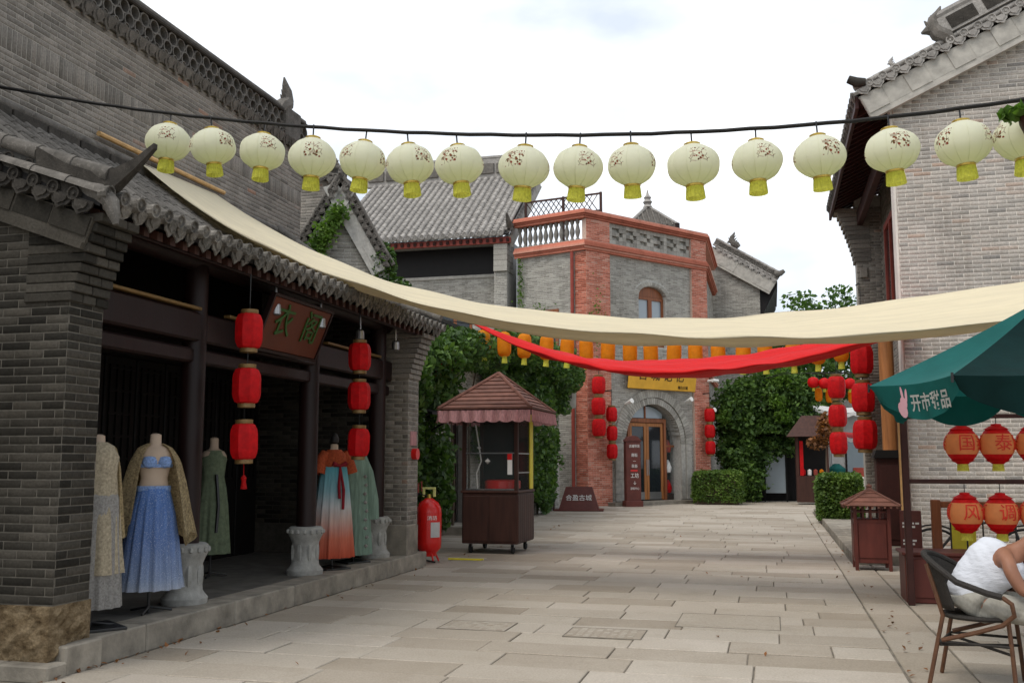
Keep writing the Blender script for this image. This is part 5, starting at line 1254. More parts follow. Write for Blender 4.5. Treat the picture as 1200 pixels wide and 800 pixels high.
# brown wedge sign by the corner house
ws = root('wedge_sign', (-5.75, 29.9, 0), 'low brown wedge-shaped street sign with white characters before the red pier', 'sign', rz=R(8))
MB().prism([(-.62, -.35, 0), (-.62, .35, 0), (-.42, .22, .72), (-.42, -.10, .72)], (0, 0, 0)) if False else None
V = [(-.62, -.35, 0), (.62, -.35, 0), (.62, .35, 0), (-.62, .35, 0), (-.40, -.06, .72), (.40, -.06, .72), (.40, .22, .72), (-.40, .22, .72)]
MB().add(V, [(0, 3, 2, 1), (4, 5, 6, 7), (0, 1, 5, 4), (1, 2, 6, 5), (2, 3, 7, 6), (3, 0, 4, 7)]).build('body', 'sign_brown', ws)
MB().cb(-.75, .75, -.42, .42, 0, .05, .01).build('foot', 'sign_brown', ws)
me = text_mesh('合盈古城', .20, 'paint_white', .004); o = inst(me, 'lettering', ws, (0, -.205-.012, .385), (R(90-21.9), 0, 0))
# information pillar by the door
pi_ = face(MF, 1.42, .75, 0); ip = root('information_pillar', pi_+Vector((0, 0, .11)), 'tall narrow brown information pillar with white lettering left of the arched door', 'sign', rz=math.atan2(dm_.y, dm_.x)-R(25))
ip.scale = (.86, .9, 1)
MB().cb(-.30, .30, -.14, .14, 0, 2.05, .01).build('body', 'sign_brown', ip)
MB().prism([(-.34, -.17, 2.05), (.34, -.17, 2.05), (.18, -.17, 2.2), (0, -.17, 2.24), (-.18, -.17, 2.2)], (0, .34, 0)).build('curved_top', 'sign_brown', ip)
MB().cb(-.36, .36, -.2, .2, -.12, .08, .01).build('foot', 'sign_brown', ip)
for z, tx, s_ in ((1.88, '古城导览', .11), (1.58, '南街', .13), (1.38, '一', .12), (1.22, '民俗', .12), (.90, '工坊', .17), (.66, '↓', .16), (.48, '游客中心', .09)):
    inst(text_mesh(tx, s_, 'paint_white', .003), 'lettering', ip, (.04, -.144, z), (R(90), 0, 0))
MB().box(-.12, .16, -.146, -.141, 1.05, 1.10).build('red_line', 'extinguisher_red', ip)
# signboard over the veranda
sb = root('name_board', (-5.0, 9.75, 2.62), 'tilted orange-red name board with green characters under the shop eaves', 'sign')
Mt = Matrix.Translation((-5.06, 9.58, 2.66)) @ Matrix(((0, 0, 1, 0), (1, 0, 0, 0), (0, 1, 0, 0), (0, 0, 0, 1))) @ Matrix.Rotation(R(22), 4, 'X')
on(sb, MB().cb(-.66, .66, 0, .56, -.02, .02, .01).mesh('board', 'sign_orange'), 'board', Mt)
for i, c_ in enumerate('衣阁'): on(sb, text_mesh(c_, .38, 'paint_green', .006), 'character', Mt @ Matrix.Translation((-.32+i*.62, .31, .028)))
for (a, b_, c_, e) in ((-.66, .66, -.03, 0), (-.66, .66, .56, .59), (-.69, -.66, -.03, .59), (.66, .69, -.03, .59)): on(sb, MB().box(a, b_, c_, e, -.025, .03).mesh('frame', 'wood_red'), 'frame', Mt)
for x in (-.5, .5): on(sb, MB().box(-.02, .02, .05, .5, -.14, -.021).mesh('bracket', 'wood_black'), 'bracket', Mt @ Matrix.Translation((x, 0, 0)))
# notice and bell on the end pier
nb_ = root('pier_notice', (-4.93, 13.2, 1.55), 'small pink notice with red alarm bell fixed on the shop end pier', 'notice')
MB().box(-4.944, -4.935, 13.12, 13.36, 1.72, 1.92).build('plate', 'cloth_pink', nb_, world=True)
MB().tube([(-4.944, 13.24, 1.60), (-4.87, 13.24, 1.60)], .08, 14).build('bell', 'extinguisher_red', nb_, True, True)
# white hanging banner
hb = root('shop_banner', (-6.15, 30.6, 3.1), 'small white hanging cloth banner with black character at the ivy edge', 'banner')
MB().grid(lambda u, v: Vector((-6.5+.55*u, 30.6+.03*math.sin(u*5+v*3), 3.2+.85*v-.08*math.sin(u*3))), 8, 8).build('cloth', 'plaster', hb, True, True)
MB().tube([(-6.62, 30.6, 4.08), (-5.9, 30.6, 4.08)], .02, 6).build('rod', 'metal_black', hb, world=True)
on(hb, text_mesh('古', .4, 'paint_black', .003), 'character', Matrix.Translation((-6.22, 30.54, 3.62)) @ Matrix.Rotation(R(90), 4, 'X'))
# ================================================================== CAFE CORNER ON THE RIGHT
pl = root('planter_box', (2.6, 11.7, 0), 'long dark red wooden planter bench under the festival lanterns', 'planter')
MB().cb(1.34, 4.2, 11.42, 11.95, 0, .50, .012).build('box', 'planter_red', pl, world=True)
MB().cb(1.31, 4.22, 11.39, 11.98, .50, .535, .008).build('lid', 'planter_red', pl, world=True)
for i in range(4): MB().cb(1.40+i*.7, 2.02+i*.7, 11.405, 11.422, .06, .46, .006).build('front_panel', 'planter_red', pl, world=True)
fr_ = root('display_rack', (2.6, 11.3, 0), 'dark red post and rails carrying the rows of festival lanterns', 'rack')
for x in (1.37, 4.1): MB().cb(x-.035, x+.035, 11.24, 11.31, 0, 2.12, .008).build('post', 'soffit_red', fr_, world=True)
for z in (1.29, 1.97): MB().cb(1.40, 4.08, 11.26, 11.30, z-.025, z+.02, .006).build('rail', 'soffit_red', fr_, world=True)
# railing with wooden posts behind the planter
rl = root('wooden_railing', (2.6, 12.3, 0), 'low railing with reddish wood posts and thin black bars behind the planter', 'railing')
for x in (1.80, 3.0, 4.2): MB().cb(x-.05, x+.05, 12.25, 12.35, 0, 1.06, .008).build('post', 'wood_door', rl, world=True)
MB().cb(1.85, 4.2, 12.27, 12.33, .97, 1.04, .006).build('top_rail', 'wood_door', rl, world=True)
for i in range(13): MB().tube([(1.95+i*.17, 12.3, .3), (1.95+i*.17, 12.3, .97)], .010, 5).build('bar', 'metal_black', rl, world=True)
MB().cb(1.85, 4.2, 12.28, 12.32, .28, .32, .006).build('bottom_rail', 'metal_black', rl, world=True)
for x in (1.98, 3.1): 
    ys = root('menu_card', (x+.12, 12.45, 0), 'yellow poster behind the black bars of the wooden railing, beside the bicycle wheel' if x < 2 else 'yellow poster behind the black bars of the wooden railing, farther from the bicycle', 'poster'); MB().cb(x, x+.26, 12.44, 12.46, .35, .98, .003).build('sheet', 'yellow_paint', ys, world=True); MB().box(x+.11, x+.15, 12.46, 12.5, 0, .9).build('stand', 'metal_black', ys, world=True)
mbd = root('menu_board', (1.56, 12.6, 0), 'small dark chalk board with white writing beside the lantern frame post', 'board', rz=R(-8))
MB().cb(-.12, .12, -.02, .02, .34, .92, .006).build('board', 'sign_brown', mbd)
for s_ in (-.1, .1): MB().box(s_-.012, s_+.012, -.015, .015, 0, .34).build('leg', 'sign_brown', mbd)
for z, ws_ in ((.76, (.03, .05, .02, .04)), (.72, (.05, .02, .04)), (.56, (.04, .03, .05)), (.52, (.02, .05, .03))):
    x = -.09
    for q in ws_: MB().box(x, x+q, -.0235, -.0205, z, z+.022).build('chalk_mark', 'paint_white', mbd); x += q+.014
# bicycle leaning behind the railing
by = root('bicycle', (2.25, 13.2, 0), 'black bicycle parked behind the railing against the pale brick wall', 'bicycle', rz=R(4))
for x in (-.36, .68):
    w = MB().tube([(x+.33*math.cos(2*math.pi*k/28), 0, .345+.33*math.sin(2*math.pi*k/28)) for k in range(29)], .017, 6).build('wheel', 'rubber', by, True)
    sp = MB()
    for k in range(12): sp.tube([(x, 0, .345), (x+.32*math.cos(k*math.pi/6), 0, .345+.32*math.sin(k*math.pi/6))], .002, 3)
    sp.tube([(x, -.05, .345), (x, .05, .345)], .03, 8); sp.build('spokes', 'metal_grey', w, kind='stuff')
    MB().tube([(x+.38*math.cos(R(20+140*k/10)), 0, .345+.38*math.sin(R(20+140*k/10))) for k in range(11)], .012, 5).build('mudguard', 'metal_black', by, True)
fm = MB()
for a, b_ in (((.10, .30), (-.36, .345)), ((.10, .30), (.02, .86)), ((.02, .80), (-.36, .345)), ((.05, .72), (.50, .80)), ((.10, .30), (.52, .70)), ((.50, .88), (.68, .345))): fm.tube([(a[0], 0, a[1]), (b_[0], 0, b_[1])], .017, 6)
fm.build('frame', 'metal_black', by, True)
MB().lathe([(.0, 0), (.08, .02), (.07, .05), (0, .07)], 10, (.0, 0, .86), 1.4, .8).build('saddle', 'rubber', by, True)
MB().tube([(.44, -.25, 1.0), (.52, -.15, 1.0), (.52, .15, 1.0), (.44, .25, 1.0)], .014, 6).tube([(.50, 0, .86), (.52, 0, 1.0)], .015, 6).build('handlebar', 'metal_grey', by, True)
MB().tube([(.10, -.06, .30), (.10, .06, .30)], .08, 12).build('crank', 'metal_black', by, True)
MB().tube([(.0, .02, .30), (-.05, .18, 0)], .01, 5).build('kickstand', 'metal_black', by)
# dark cabinet on the terrace
dk = root('dark_cabinet', (1.86, 17.5, .13), 'tall narrow dark red cabinet standing on the terrace behind the litter bin', 'cabinet')
MB().cb(-.20, .20, -.18, .18, 0, 1.42, .01).build('body', 'soffit_red', dk); MB().prism([(-.25, -.24, 1.42), (.25, -.24, 1.42), (.2, -.24, 1.55), (-.2, -.24, 1.55)], (0, .48, 0)).build('top', 'wood_black', dk)
MB().cb(-.15, .15, -.195, -.182, .1, 1.3, .005).build('door', 'soffit_red', dk)
# rattan armchair
cr = root('rattan_armchair', (1.35, 7.49, 0), 'rattan bistro armchair with dark woven back and brown bamboo legs', 'chair', rz=R(-18))
MB().lathe([(.05, .435), (.235, .44), (.245, .455), (.24, .47), (.05, .462)], 24, sx=1.02, sy=1.0).build('seat', 'rattan_dark', cr, True)
for sx, sy in ((-1, -1), (-1, 1), (1, -1), (1, 1)):
    if sx < 0: MB().tube([(-.31, sy*.24, 0), (-.245, sy*.215, .30), (-.21, sy*.20, .46), (-.25, sy*.205, .62), (-.30, sy*.20, .80)], .0145, 8).build('leg', 'rattan_brown', cr, True)
    else: MB().tube([(.22, sy*.24, 0), (.205, sy*.215, .25), (.19, sy*.20, .45)], .0145, 8).build('leg', 'rattan_brown', cr, True)
def backw(u, v):
    a = R(180-78+156*u); r0 = .245+.05*v; z = .50+.36*v-.16*v*(2*u-1)**2*1.0
    return Vector((r0*math.cos(a)*1.05-.035*v, r0*math.sin(a)*1.05, z))
MB().grid(lambda u, v: backw(.12+.76*u, v), 26, 8).build('woven_back', 'rattan_dark', cr, True).modifiers.new('t', 'SOLIDIFY').thickness = .01
rim = [backw(u/24, 1) for u in range(25)]
MB().tube([Vector((.17, .275, .615)), Vector((.08, .278, .635)), *rim, Vector((.08, -.278, .635)), Vector((.17, -.275, .615))], .021, 8).build('arm_rail', 'rattan_dark', cr, True)
for sy in (-1, 1): MB().tube([(.17, sy*.275, .615), (.225, sy*.275, .575), (.235, sy*.262, .50), (.16, sy*.245, .43), (.0, sy*.235, .37), (-.22, sy*.215, .30)], .0155, 8).build('arm_support', 'rattan_brown', cr, True)
MB().tube([(-.235, -.215, .27), (.205, .215, .24)], .010, 6).tube([(-.235, .215, .27), (.205, -.215, .24)], .010, 6).build('cross_brace', 'rattan_dark', cr)
for sy in (-1, 1): MB().tube([(-.235, sy*.215, .29), (.20, sy*.215, .29)], .010, 6).build('side_brace', 'rattan_dark', cr)
MB().tube([(-.24, -.21, .28), (-.24, .21, .28)], .010, 6).build('back_brace', 'rattan_dark', cr)
# small round cafe table, just beside the frame
tb = root('cafe_table', (2.12, 7.75, 0), 'small round dark cafe table in front of the seated person', 'table')
MB().lathe([(.0, .70), (.34, .70), (.35, .715), (.34, .73), (0, .73)], 28, caps=False).build('top', 'wood_black', tb, True); MB().tube([(0, 0, .03), (0, 0, .7)], .03, 10).build('stem', 'metal_black', tb, True); MB().lathe([(.25, 0), (.25, .02), (.04, .05)], 20).build('foot', 'metal_black', tb, True)

# ------------------------------------------------------------------ seated person
def skin(name, J, E, mat, parent=None, sub=2, rootv=0):
    """J: {key: (x,y,z,rx[,ry])}; E: edges; grown with a Skin modifier and baked"""
    ks = list(J); me = bpy.data.meshes.new(name); me.from_pydata([J[k][:3] for k in ks], [(ks.index(a), ks.index(b_)) for a, b_ in E], [])
    o = bpy.data.objects.new(name, me); COL.objects.link(o)
    o.modifiers.new('skin', 'SKIN').use_smooth_shade = True
    for i, k in enumerate(ks):
        r_ = J[k][3:]; me.skin_vertices[0].data[i].radius = (r_[0], r_[-1]); me.skin_vertices[0].data[i].use_root = (i == rootv)
    sm = o.modifiers.new('sub', 'SUBSURF'); sm.levels = sub; sm.render_levels = sub
    dg = bpy.context.evaluated_depsgraph_get(); dg.update(); m2 = bpy.data.meshes.new_from_object(o.evaluated_get(dg)); bpy.data.objects.remove(o); bpy.data.meshes.remove(me)
    m2.materials.clear(); m2.materials.append(MATS[mat]); m2.name = name
    q = bpy.data.objects.new(name, m2); put(q, parent)
    m2.polygons.foreach_set('use_smooth', [True]*len(m2.polygons)); return q
pe = root('person', (1.36, 7.48, 0), 'person in white tank top and grey trousers leaning forward on the rattan armchair', 'person', rz=R(-16)); pe.scale = (1.0, 1.0, .95)
J = dict(pel=(-.085, 0, .57, .075, .10), sp1=(-.05, 0, .66, .095, .125), sp2=(.025, 0, .77, .10, .14), ch=(.13, 0, .87, .095, .145), nk0=(.235, 0, .955, .065, .075), nk1=(.305, 0, 1.005, .05, .052), hd0=(.375, 0, 1.04, .075, .07), hd1=(.435, 0, 1.08, .095, .08), hd2=(.465, 0, 1.14, .075, .07),
         jaw=(.465, 0, 1.02, .05, .045), nose=(.53, 0, 1.065, .014, .014))
E_ = [('pel', 'sp1'), ('sp1', 'sp2'), ('sp2', 'ch'), ('ch', 'nk0'), ('nk0', 'nk1'), ('nk1', 'hd0'), ('hd0', 'hd1'), ('hd1', 'hd2'), ('hd0', 'jaw'), ('hd1', 'nose')]
for s_, n in ((-1, 'r'), (1, 'l')):
    J.update({'sh'+n: (.185, s_*.158, .895, .048), 'ua'+n: (.205, s_*.212, .815, .050), 'el'+n: (.275, s_*.235, .675, .044), 'fa'+n: (.40, s_*.17, .715, .040), 'wr'+n: (.53, s_*.10, .757, .026), 'pa'+n: (.60, s_*.07, .763, .030, .018),
              'hip'+n: (.0, s_*.095, .550, .070), 'th'+n: (.22, s_*.125, .548, .068), 'kn'+n: (.42, s_*.14, .515, .055), 'ca'+n: (.40, s_*.14, .33, .052), 'an'+n: (.335, s_*.14, .11, .038), 'he'+n: (.30, s_*.14, .055, .036), 'to'+n: (.46, s_*.15, .035, .030)})
    E_ += [('ch', 'sh'+n), ('sh'+n, 'ua'+n), ('ua'+n, 'el'+n), ('el'+n, 'fa'+n), ('fa'+n, 'wr'+n), ('wr'+n, 'pa'+n), ('pel', 'hip'+n), ('hip'+n, 'th'+n), ('th'+n, 'kn'+n), ('kn'+n, 'ca'+n), ('ca'+n, 'an'+n), ('an'+n, 'he'+n), ('he'+n, 'to'+n)]
    for q, (dy, l_) in enumerate(((-.022, .068), (-.008, .078), (.008, .074), (.022, .058))):
        k = f'f{n}{q}'; J[k+'a'] = (.635, s_*(.07)+dy, .765, .0095); J[k+'b'] = (.64+l_*.5, s_*.068+dy*1.2, .766, .009); J[k+'c'] = (.64+l_, s_*.066+dy*1.2, .748, .0075)
        E_ += [('pa'+n, k+'a'), (k+'a', k+'b'), (k+'b', k+'c')]
    J['t'+n+'a'] = (.585, s_*.03, .768, .010); J['t'+n+'b'] = (.625, s_*.005, .762, .009); E_ += [('pa'+n, 't'+n+'a'), ('t'+n+'a', 't'+n+'b')]
skin('body', J, E_, 'skin', pe)
tt = dict(a=(-.105, 0, .555, .135, .175), b=(-.065, 0, .66, .130, .170), c=(.012, 0, .765, .132, .185), d=(.10, 0, .855, .135, .215), e=(.165, 0, .905, .115, .195), f=(.215, 0, .950, .075, .115)); te = [('a', 'b'), ('b', 'c'), ('c', 'd'), ('d', 'e'), ('e', 'f')]
tk = skin('tank_top', tt, te, 'tank_white', pe, 4)
def creases(o, amp, f):
    me = o.data; nn = [v.normal.copy() for v in me.vertices]
    for v, n_ in zip(me.vertices, nn):
        x, y, z = v.co; w = math.sin(f*(z*1.2+x*.7)+2.2*math.sin(y*14+z*6)+1.3*math.sin(x*11))
        w2 = math.sin(f*1.7*(x-.5*z)+2*math.sin(z*17+y*9)); v.co = v.co+n_*amp*(w**3*.9+.5*w2*w2*w2)
creases(tk, .0042, 26)
P_ = dict(w=(-.10, 0, .63, .128, .172), a=(-.085, 0, .555, .145, .19)); pe_ = [('w', 'a')]
for s_, n in ((-1, 'r'), (1, 'l')):
    P_.update({'h'+n: (.02, s_*.105, .550, .116), 't'+n: (.22, s_*.125, .548, .100), 'k'+n: (.425, s_*.14, .515, .080), 'c'+n: (.405, s_*.14, .33, .074), 'q'+n: (.345, s_*.14, .14, .062)})
    pe_ += [('a', 'h'+n), ('h'+n, 't'+n), ('t'+n, 'k'+n), ('k'+n, 'c'+n), ('c'+n, 'q'+n)]
creases(skin('trousers', P_, pe_, 'trousers_grey', pe, 4), .005, 34)
for s_ in (-1, 1):
    sh = skin('shoe', dict(a=(.285, s_*.14, .06, .048), b=(.36, s_*.143, .058, .048, .044), c=(.47, s_*.15, .042, .040, .036), d=(.54, s_*.152, .034, .026)), [('a', 'b'), ('b', 'c'), ('c', 'd')], 'shoe_blue', pe)
    MB().prism([(.235, s_*.14-.045, 0), (.58, s_*.15-.045, 0), (.60, s_*.15, 0), (.58, s_*.15+.045, 0), (.235, s_*.14+.045, 0)], (0, 0, .024)).build('sole', 'paint_white', sh)
skin('hair', dict(a=(.37, 0, 1.08, .078, .078), b=(.425, 0, 1.135, .094, .084), c=(.47, 0, 1.175, .062, .062)), [('a', 'b'), ('b', 'c')], 'hair', pe)
for s_ in (-1, 1):
    MB().lathe([(0, -.008), (.009, 0), (0, .008)], 8, (.52, s_*.032, 1.09)).build('eye', 'paint_black', pe, True); MB().lathe([(0, -.03), (.016, 0), (0, .03)], 8, (.42, s_*.088, 1.065), 1, .6).build('ear', 'skin', pe, True)
MB().tube([(.507, -.022, 1.025), (.515, 0, 1.023), (.507, .022, 1.025)], .006, 5).build('mouth', 'painted_red', pe, True)

# ================================================================== DRESSES ON STANDS
def stand(parent, h, z0=0):
    MB().tube([(0, 0, z0), (0, 0, h)], .014, 8).build('stand_pole', 'metal_black', parent)
    for k in range(3): a = R(90+120*k); MB().tube([(0, 0, z0+.05), (.2*math.cos(a), .2*math.sin(a), z0+.012)], .011, 6).build('stand_leg', 'metal_black', parent)
def torso(parent, top=1.48):
    pf = [(.09, .98), (.115, 1.02), (.105, 1.10), (.098, 1.15), (.115, 1.24), (.128, 1.30), (.125, 1.36), (.10, 1.41), (.055, 1.435), (.043, 1.45), (.041, top), (.02, top+.012)]
    MB().lathe(pf, 20, sx=.78, sy=1.18).build('torso', 'mannequin', parent, True)
def garment(parent, nm, mat, prof, n=48, folds=11, amp=.1, sx=.85, sy=1.1, seed=0, z_lo=.2, z_hi=1.1, smooth=True):
    ph = [random.Random(seed+i).uniform(0, 6) for i in range(4)]
    def fold(a, z):
        t = max(0, min(1, (z_hi-z)/(z_hi-z_lo))); return amp*t*(math.sin(folds*a+ph[0]+.8*math.sin(2*a+ph[1]))*.7+.4*math.sin((folds*2+1)*a+ph[2]))
    return MB().lathe(prof, n*2, sx=sx, sy=sy, caps=False, fold=fold).build(nm, mat, parent, smooth, ang=180)
def sleeve(parent, nm, mat, side, pts, rad, n=12, wave=.0): return MB().tube([(p[0], side*p[1], p[2]) for p in pts], rad, n, False).build(nm, mat, parent, True, ang=180)
PZ = .2
def man(x, y, lab, rz=0): return root('dressed_mannequin', (x, y, PZ), lab, 'mannequin', 'dresses on stands in the veranda', rz)
# cream lace robe behind the pier
d1 = man(-5.20, 6.78, 'cream lace robe on a stand, half hidden by the sandstone pier', R(-35)); stand(d1, 1.0); torso(d1, 1.50)
garment(d1, 'underskirt', 'lace_grey', [(.20, .16), (.19, .4), (.175, .7), (.165, 1.0), (.12, 1.14)], folds=13, amp=.10, seed=1)
garment(d1, 'robe', 'dress_cream', [(.20, .42), (.185, .6), (.17, .85), (.15, 1.08), (.14, 1.2), (.15, 1.33), (.11, 1.42), (.06, 1.45)], folds=7, amp=.12, seed=2, z_lo=.4)
MB().cb(-.22, .22, -.22, .22, 0, .022, .005).build('stand_base', 'metal_black', d1)
# blue skirt with gold shawl
d2 = man(-5.26, 7.62, 'blue sequinned skirt and bra with gold lace shawl on a black stand', R(-40)); stand(d2, 1.0); torso(d2, 1.53)
garment(d2, 'skirt', 'skirt_blue', [(.235, .20), (.22, .35), (.20, .6), (.17, .85), (.138, 1.0), (.125, 1.06)], folds=14, amp=.15, seed=3)
MB().lathe([(.118, 1.03), (.125, 1.05), (.122, 1.085)], 20, sx=.84, sy=1.2).build('waistband', 'cloth_bluebra', d2, True)
bra = MB()
for s_ in (-1, 1): bra.lathe([(.0, -.055), (.05, -.04), (.068, 0), (.05, .045), (0, .055)], 12, (.075, s_*.062, 1.29), .75, 1)
bra.lathe([(.128, 1.245), (.132, 1.275)], 20, sx=.82, sy=1.2, caps=False).build('bra_top', 'cloth_bluebra', d2, True)
MB().grid(lambda u, v: Vector((.10+.05*(1-v)+.01*math.sin(u*9), -.04+.08*u, .55+.48*v)), 6, 8).build('sash', 'cloth_bluebra', d2, True)
def shawl(parent, nm, mat, prof, a0, a1, seed=0, wave=.05, sx=.8, sy=1.15, n=60):
    """open cape hanging from the shoulders; prof = [(radius, z)]; front is +x"""
    ph_ = [random.Random(seed+i).uniform(0, 6) for i in range(5)]
    def fn(u, v):
        t = v*(len(prof)-1); i = min(int(t), len(prof)-2); f = t-i; r = prof[i][0]*(1-f)+prof[i+1][0]*f; z = prof[i][1]*(1-f)+prof[i+1][1]*f
        a = R(a0+(a1-a0)*u); side = abs(math.sin(a)); dr = max(0, v-.25)
        r *= 1+dr*(.13*math.sin(9*a+ph_[0]+.7*math.sin(3*a))+.07*math.sin(17*a+ph_[1]))
        z += dr*wave*(math.sin(3*a+ph_[2])+.6*math.sin(7*a+ph_[3]))-dr*.28*side**3
        return Vector((r*sx*math.cos(a), r*sy*math.sin(a), z))
    return MB().grid(fn, n, 14).build(nm, mat, parent, True, ang=180)
shawl(d2, 'shawl', 'lace_gold', [(.06, 1.455), (.125, 1.42), (.19, 1.33), (.235, 1.15), (.265, .95), (.30, .76)], 38, 322, 3, .09)
shawl(d1, 'cape', 'lace_gold', [(.06, 1.45), (.12, 1.41), (.15, 1.30), (.165, 1.15), (.175, 1.0), (.185, .86)], 60, 300, 8)
# green dress deep in the veranda
d3 = man(-6.2, 10.1, 'sleeveless dark green dress on a stand in the shade behind the columns', R(-40)); stand(d3, 1.0); torso(d3, 1.56)
garment(d3, 'dress', 'dress_green', [(.20, .26), (.185, .5), (.165, .8), (.14, 1.0), (.115, 1.12), (.128, 1.25), (.138, 1.33), (.09, 1.42)], folds=9, amp=.12, seed=5)
MB().tube([(.12, 0, 1.15), (.16, .02, .8), (.17, .0, .5)], .018, 6).build('sash', 'metal_black', d3)
# ombre skirt with orange top
d4 = man(-5.22, 11.22, 'orange top and turquoise to coral ombre skirt on a stand', R(-35)); stand(d4, 1.0); torso(d4, 1.50)
garment(d4, 'skirt', 'skirt_ombre', [(.235, .14), (.225, .3), (.205, .65), (.18, .98), (.158, 1.18), (.145, 1.26)], folds=12, amp=.16, seed=7, z_lo=.14, z_hi=1.26)
garment(d4, 'bodice', 'cloth_orange', [(.15, 1.20), (.15, 1.30), (.135, 1.38), (.08, 1.44)], folds=4, amp=.03, seed=8)
for s_ in (-1, 1): sleeve(d4, 'sleeve', 'cloth_orange', s_, [(0, .12, 1.40), (.01, .19, 1.30), (.02, .23, 1.15)], [.06, .075, .085])
MB().tube([(.13, -.09, 1.27), (.15, 0, 1.24), (.13, .09, 1.27)], [.03, .015, .03], 8).tube([(.15, .0, 1.24), (.19, .03, .95), (.2, .02, .72)], [.012, .022, .02], 6).tube([(.15, 0, 1.24), (.18, -.03, 1.0), (.2, -.03, .85)], [.012, .022, .02], 6).build('bow', 'cloth_wine', d4, True)
MB().lathe([(.0, 1.50), (.05, 1.53), (.055, 1.58), (.03, 1.63), (0, 1.65)], 12).build('hair_piece', 'hair', d4, True)
MB().cb(-.17, .17, -.17, .17, 0, .02, .005).build('stand_base', 'metal_black', d4)
# sage gown
d5 = man(-5.30, 12.02, 'pale sage green gown with flowered trim on a stand by the end pier', R(-35)); stand(d5, 1.0); torso(d5, 1.47)
garment(d5, 'gown', 'dress_sage', [(.22, .10), (.21, .3), (.195, .65), (.17, .98), (.15, 1.15), (.14, 1.28), (.11, 1.40), (.06, 1.44)], folds=10, amp=.11, seed=9)
for s_ in (-1, 1): sleeve(d5, 'sleeve', 'dress_sage', s_, [(0, .11, 1.38), (.02, .19, 1.15), (.03, .24, .8), (.02, .25, .55)], [.05, .075, .10, .11])
tr_ = MB()
for k in range(9): tr_.lathe([(0, -.03), (.028, 0), (0, .03)], 6, (.19+.006*k, .05+.012*math.sin(k*2), 1.1-.11*k))
tr_.build('flower_trim', 'lace_grey', d5, True)
MB().cb(-.17, .17, -.17, .17, 0, .02, .005).build('stand_base', 'metal_black', d5)

# ================================================================== PLANTS
def plant(name, loc, lab, cat='plant', group=None): return root(name, loc, lab, cat, group)
def nz(p, s=1.0): return np.sin(p[:, 0]*1.9*s+p[:, 1]*1.3*s)+np.sin(p[:, 1]*2.3*s-p[:, 2]*1.7*s+1)+np.sin(p[:, 2]*2.9*s+p[:, 0]*.7*s+2)+.6*np.sin(p[:, 1]*5.1*s+p[:, 2]*4.3*s)
def leaves(parent, P, size, mat, **k):
    me = leaf_mesh(P-np.array(wloc(parent))[None], size, mat, **k); return inst(me, 'foliage', parent, kind=None)
iv = plant('climbing_ivy', (-6.5, 22, 0), 'thick dark ivy covering the low house front behind the food cart', 'ivy')
n = 60000; P = np.stack([nrs.uniform(-6.58, -6.15, n), nrs.uniform(14.2, 31.2, n), nrs.uniform(.2, 4.9, n)], 1)
lim = np.interp(P[:, 1], [14, 18, 22, 26], [3.5, 3.8, 4.4, 4.9]); P[:, 2] = np.minimum(P[:, 2], lim-nrs.uniform(0, .5, n))
dens = nz(P, .7)+(P[:, 2]-2.2)*.9; depth = np.clip(.12+.35*(nz(P, 1.3)+2)/4, .05, .5)
P[:, 0] = -6.58+depth*nrs.uniform(.1, 1.25, n)+np.clip(P[:, 2]-3.2, 0, 2)*.18
dy = np.minimum(np.abs(P[:, 1]-20.4)/.75, 1); keep = (dens > -.2) & ~((dy < 1) & (P[:, 2] < 2.4)) & ~((P[:, 1] > 29.0-nrs.uniform(0, .8, n)) & (P[:, 2] < 3.0))
P = P[keep][:26000]; leaves(iv, P, .15, 'leaf_ivy', nrm=np.array([.8, -.4, .5]), droop=.5)
# overhang in front of the shop end and a trail by the doorway
Q = np.concatenate([blob((-6.0, 15.3, 2.8), (.55, .9, .75), 2300), blob((-6.1, 16.8, 3.3), (.7, 1.3, .5), 2300), blob((-6.1, 15.6, 1.9), (.4, .7, 1.2), 2000), blob((-5.95, 19.2, 3.75), (.6, 2.2, .4), 2600), blob((-6.2, 17.6, .9), (.35, .9, .9), 1500), blob((-5.95, 24, 4.3), (.55, 3.0, .5), 3200), blob((-6.0, 29, 4.2), (.5, 2.2, .7), 2200), blob((-6.3, 27.6, 1.0), (.3, 1.0, 1.0), 1500), blob((-6.2, 26.5, 2.2), (.4, 2.0, 1.8), 2600)])
leaves(iv, Q, .15, 'leaf_ivy', droop=.5)
st = MB()
for k in range(14):
    y = 15.4+k*1.1; st.tube([(-6.5, y, 0), (-6.48, y+rnd.uniform(-.2, .2), 1.2), (-6.5, y+rnd.uniform(-.5, .5), 2.6), (-6.45, y+rnd.uniform(-.8, .8), 4.1)], [.035, .03, .022, .012], 5)
st.build('stems', 'bark', iv, True, True, kind='stuff')
gi = plant('gable_ivy', tuple(ap-Vector((0, 0, 1.6))), 'bright green creeper on the steep ivy-grown gable', 'ivy')
k = 1500; t_ = nrs.uniform(0, 1, k); c0 = np.array(ap)+np.array(gn)*.16; P = c0[None]+np.array(gd)[None]*(-.55*t_+nrs.normal(0, .09, k)+.02)[:, None]; P[:, 2] += -.62-1.0*t_+nrs.normal(0, .09, k); P += np.array(gn)[None]*nrs.uniform(0, .14, k)[:, None]
leaves(gi, P, .085, 'leaf_bright', nrm=np.array(gn)+np.array([0, 0, .4]))
gi2 = plant('gable_ivy', (-7.0, 16.9, 4.6), 'dark ivy clump at the lower right foot of the steep gable', 'ivy')
leaves(gi2, np.concatenate([blob((-6.95, 16.85, 5.1), (.28, .3, .5), 1000), blob((-6.75, 17.0, 4.6), (.35, .4, .35), 800)]), .09, 'leaf_ivy')
vs = plant('wall_vine', tuple(face(LF, .2, .1, 4.5)), 'thin trailing vine on the upper wall beside the balustrade', 'vine')
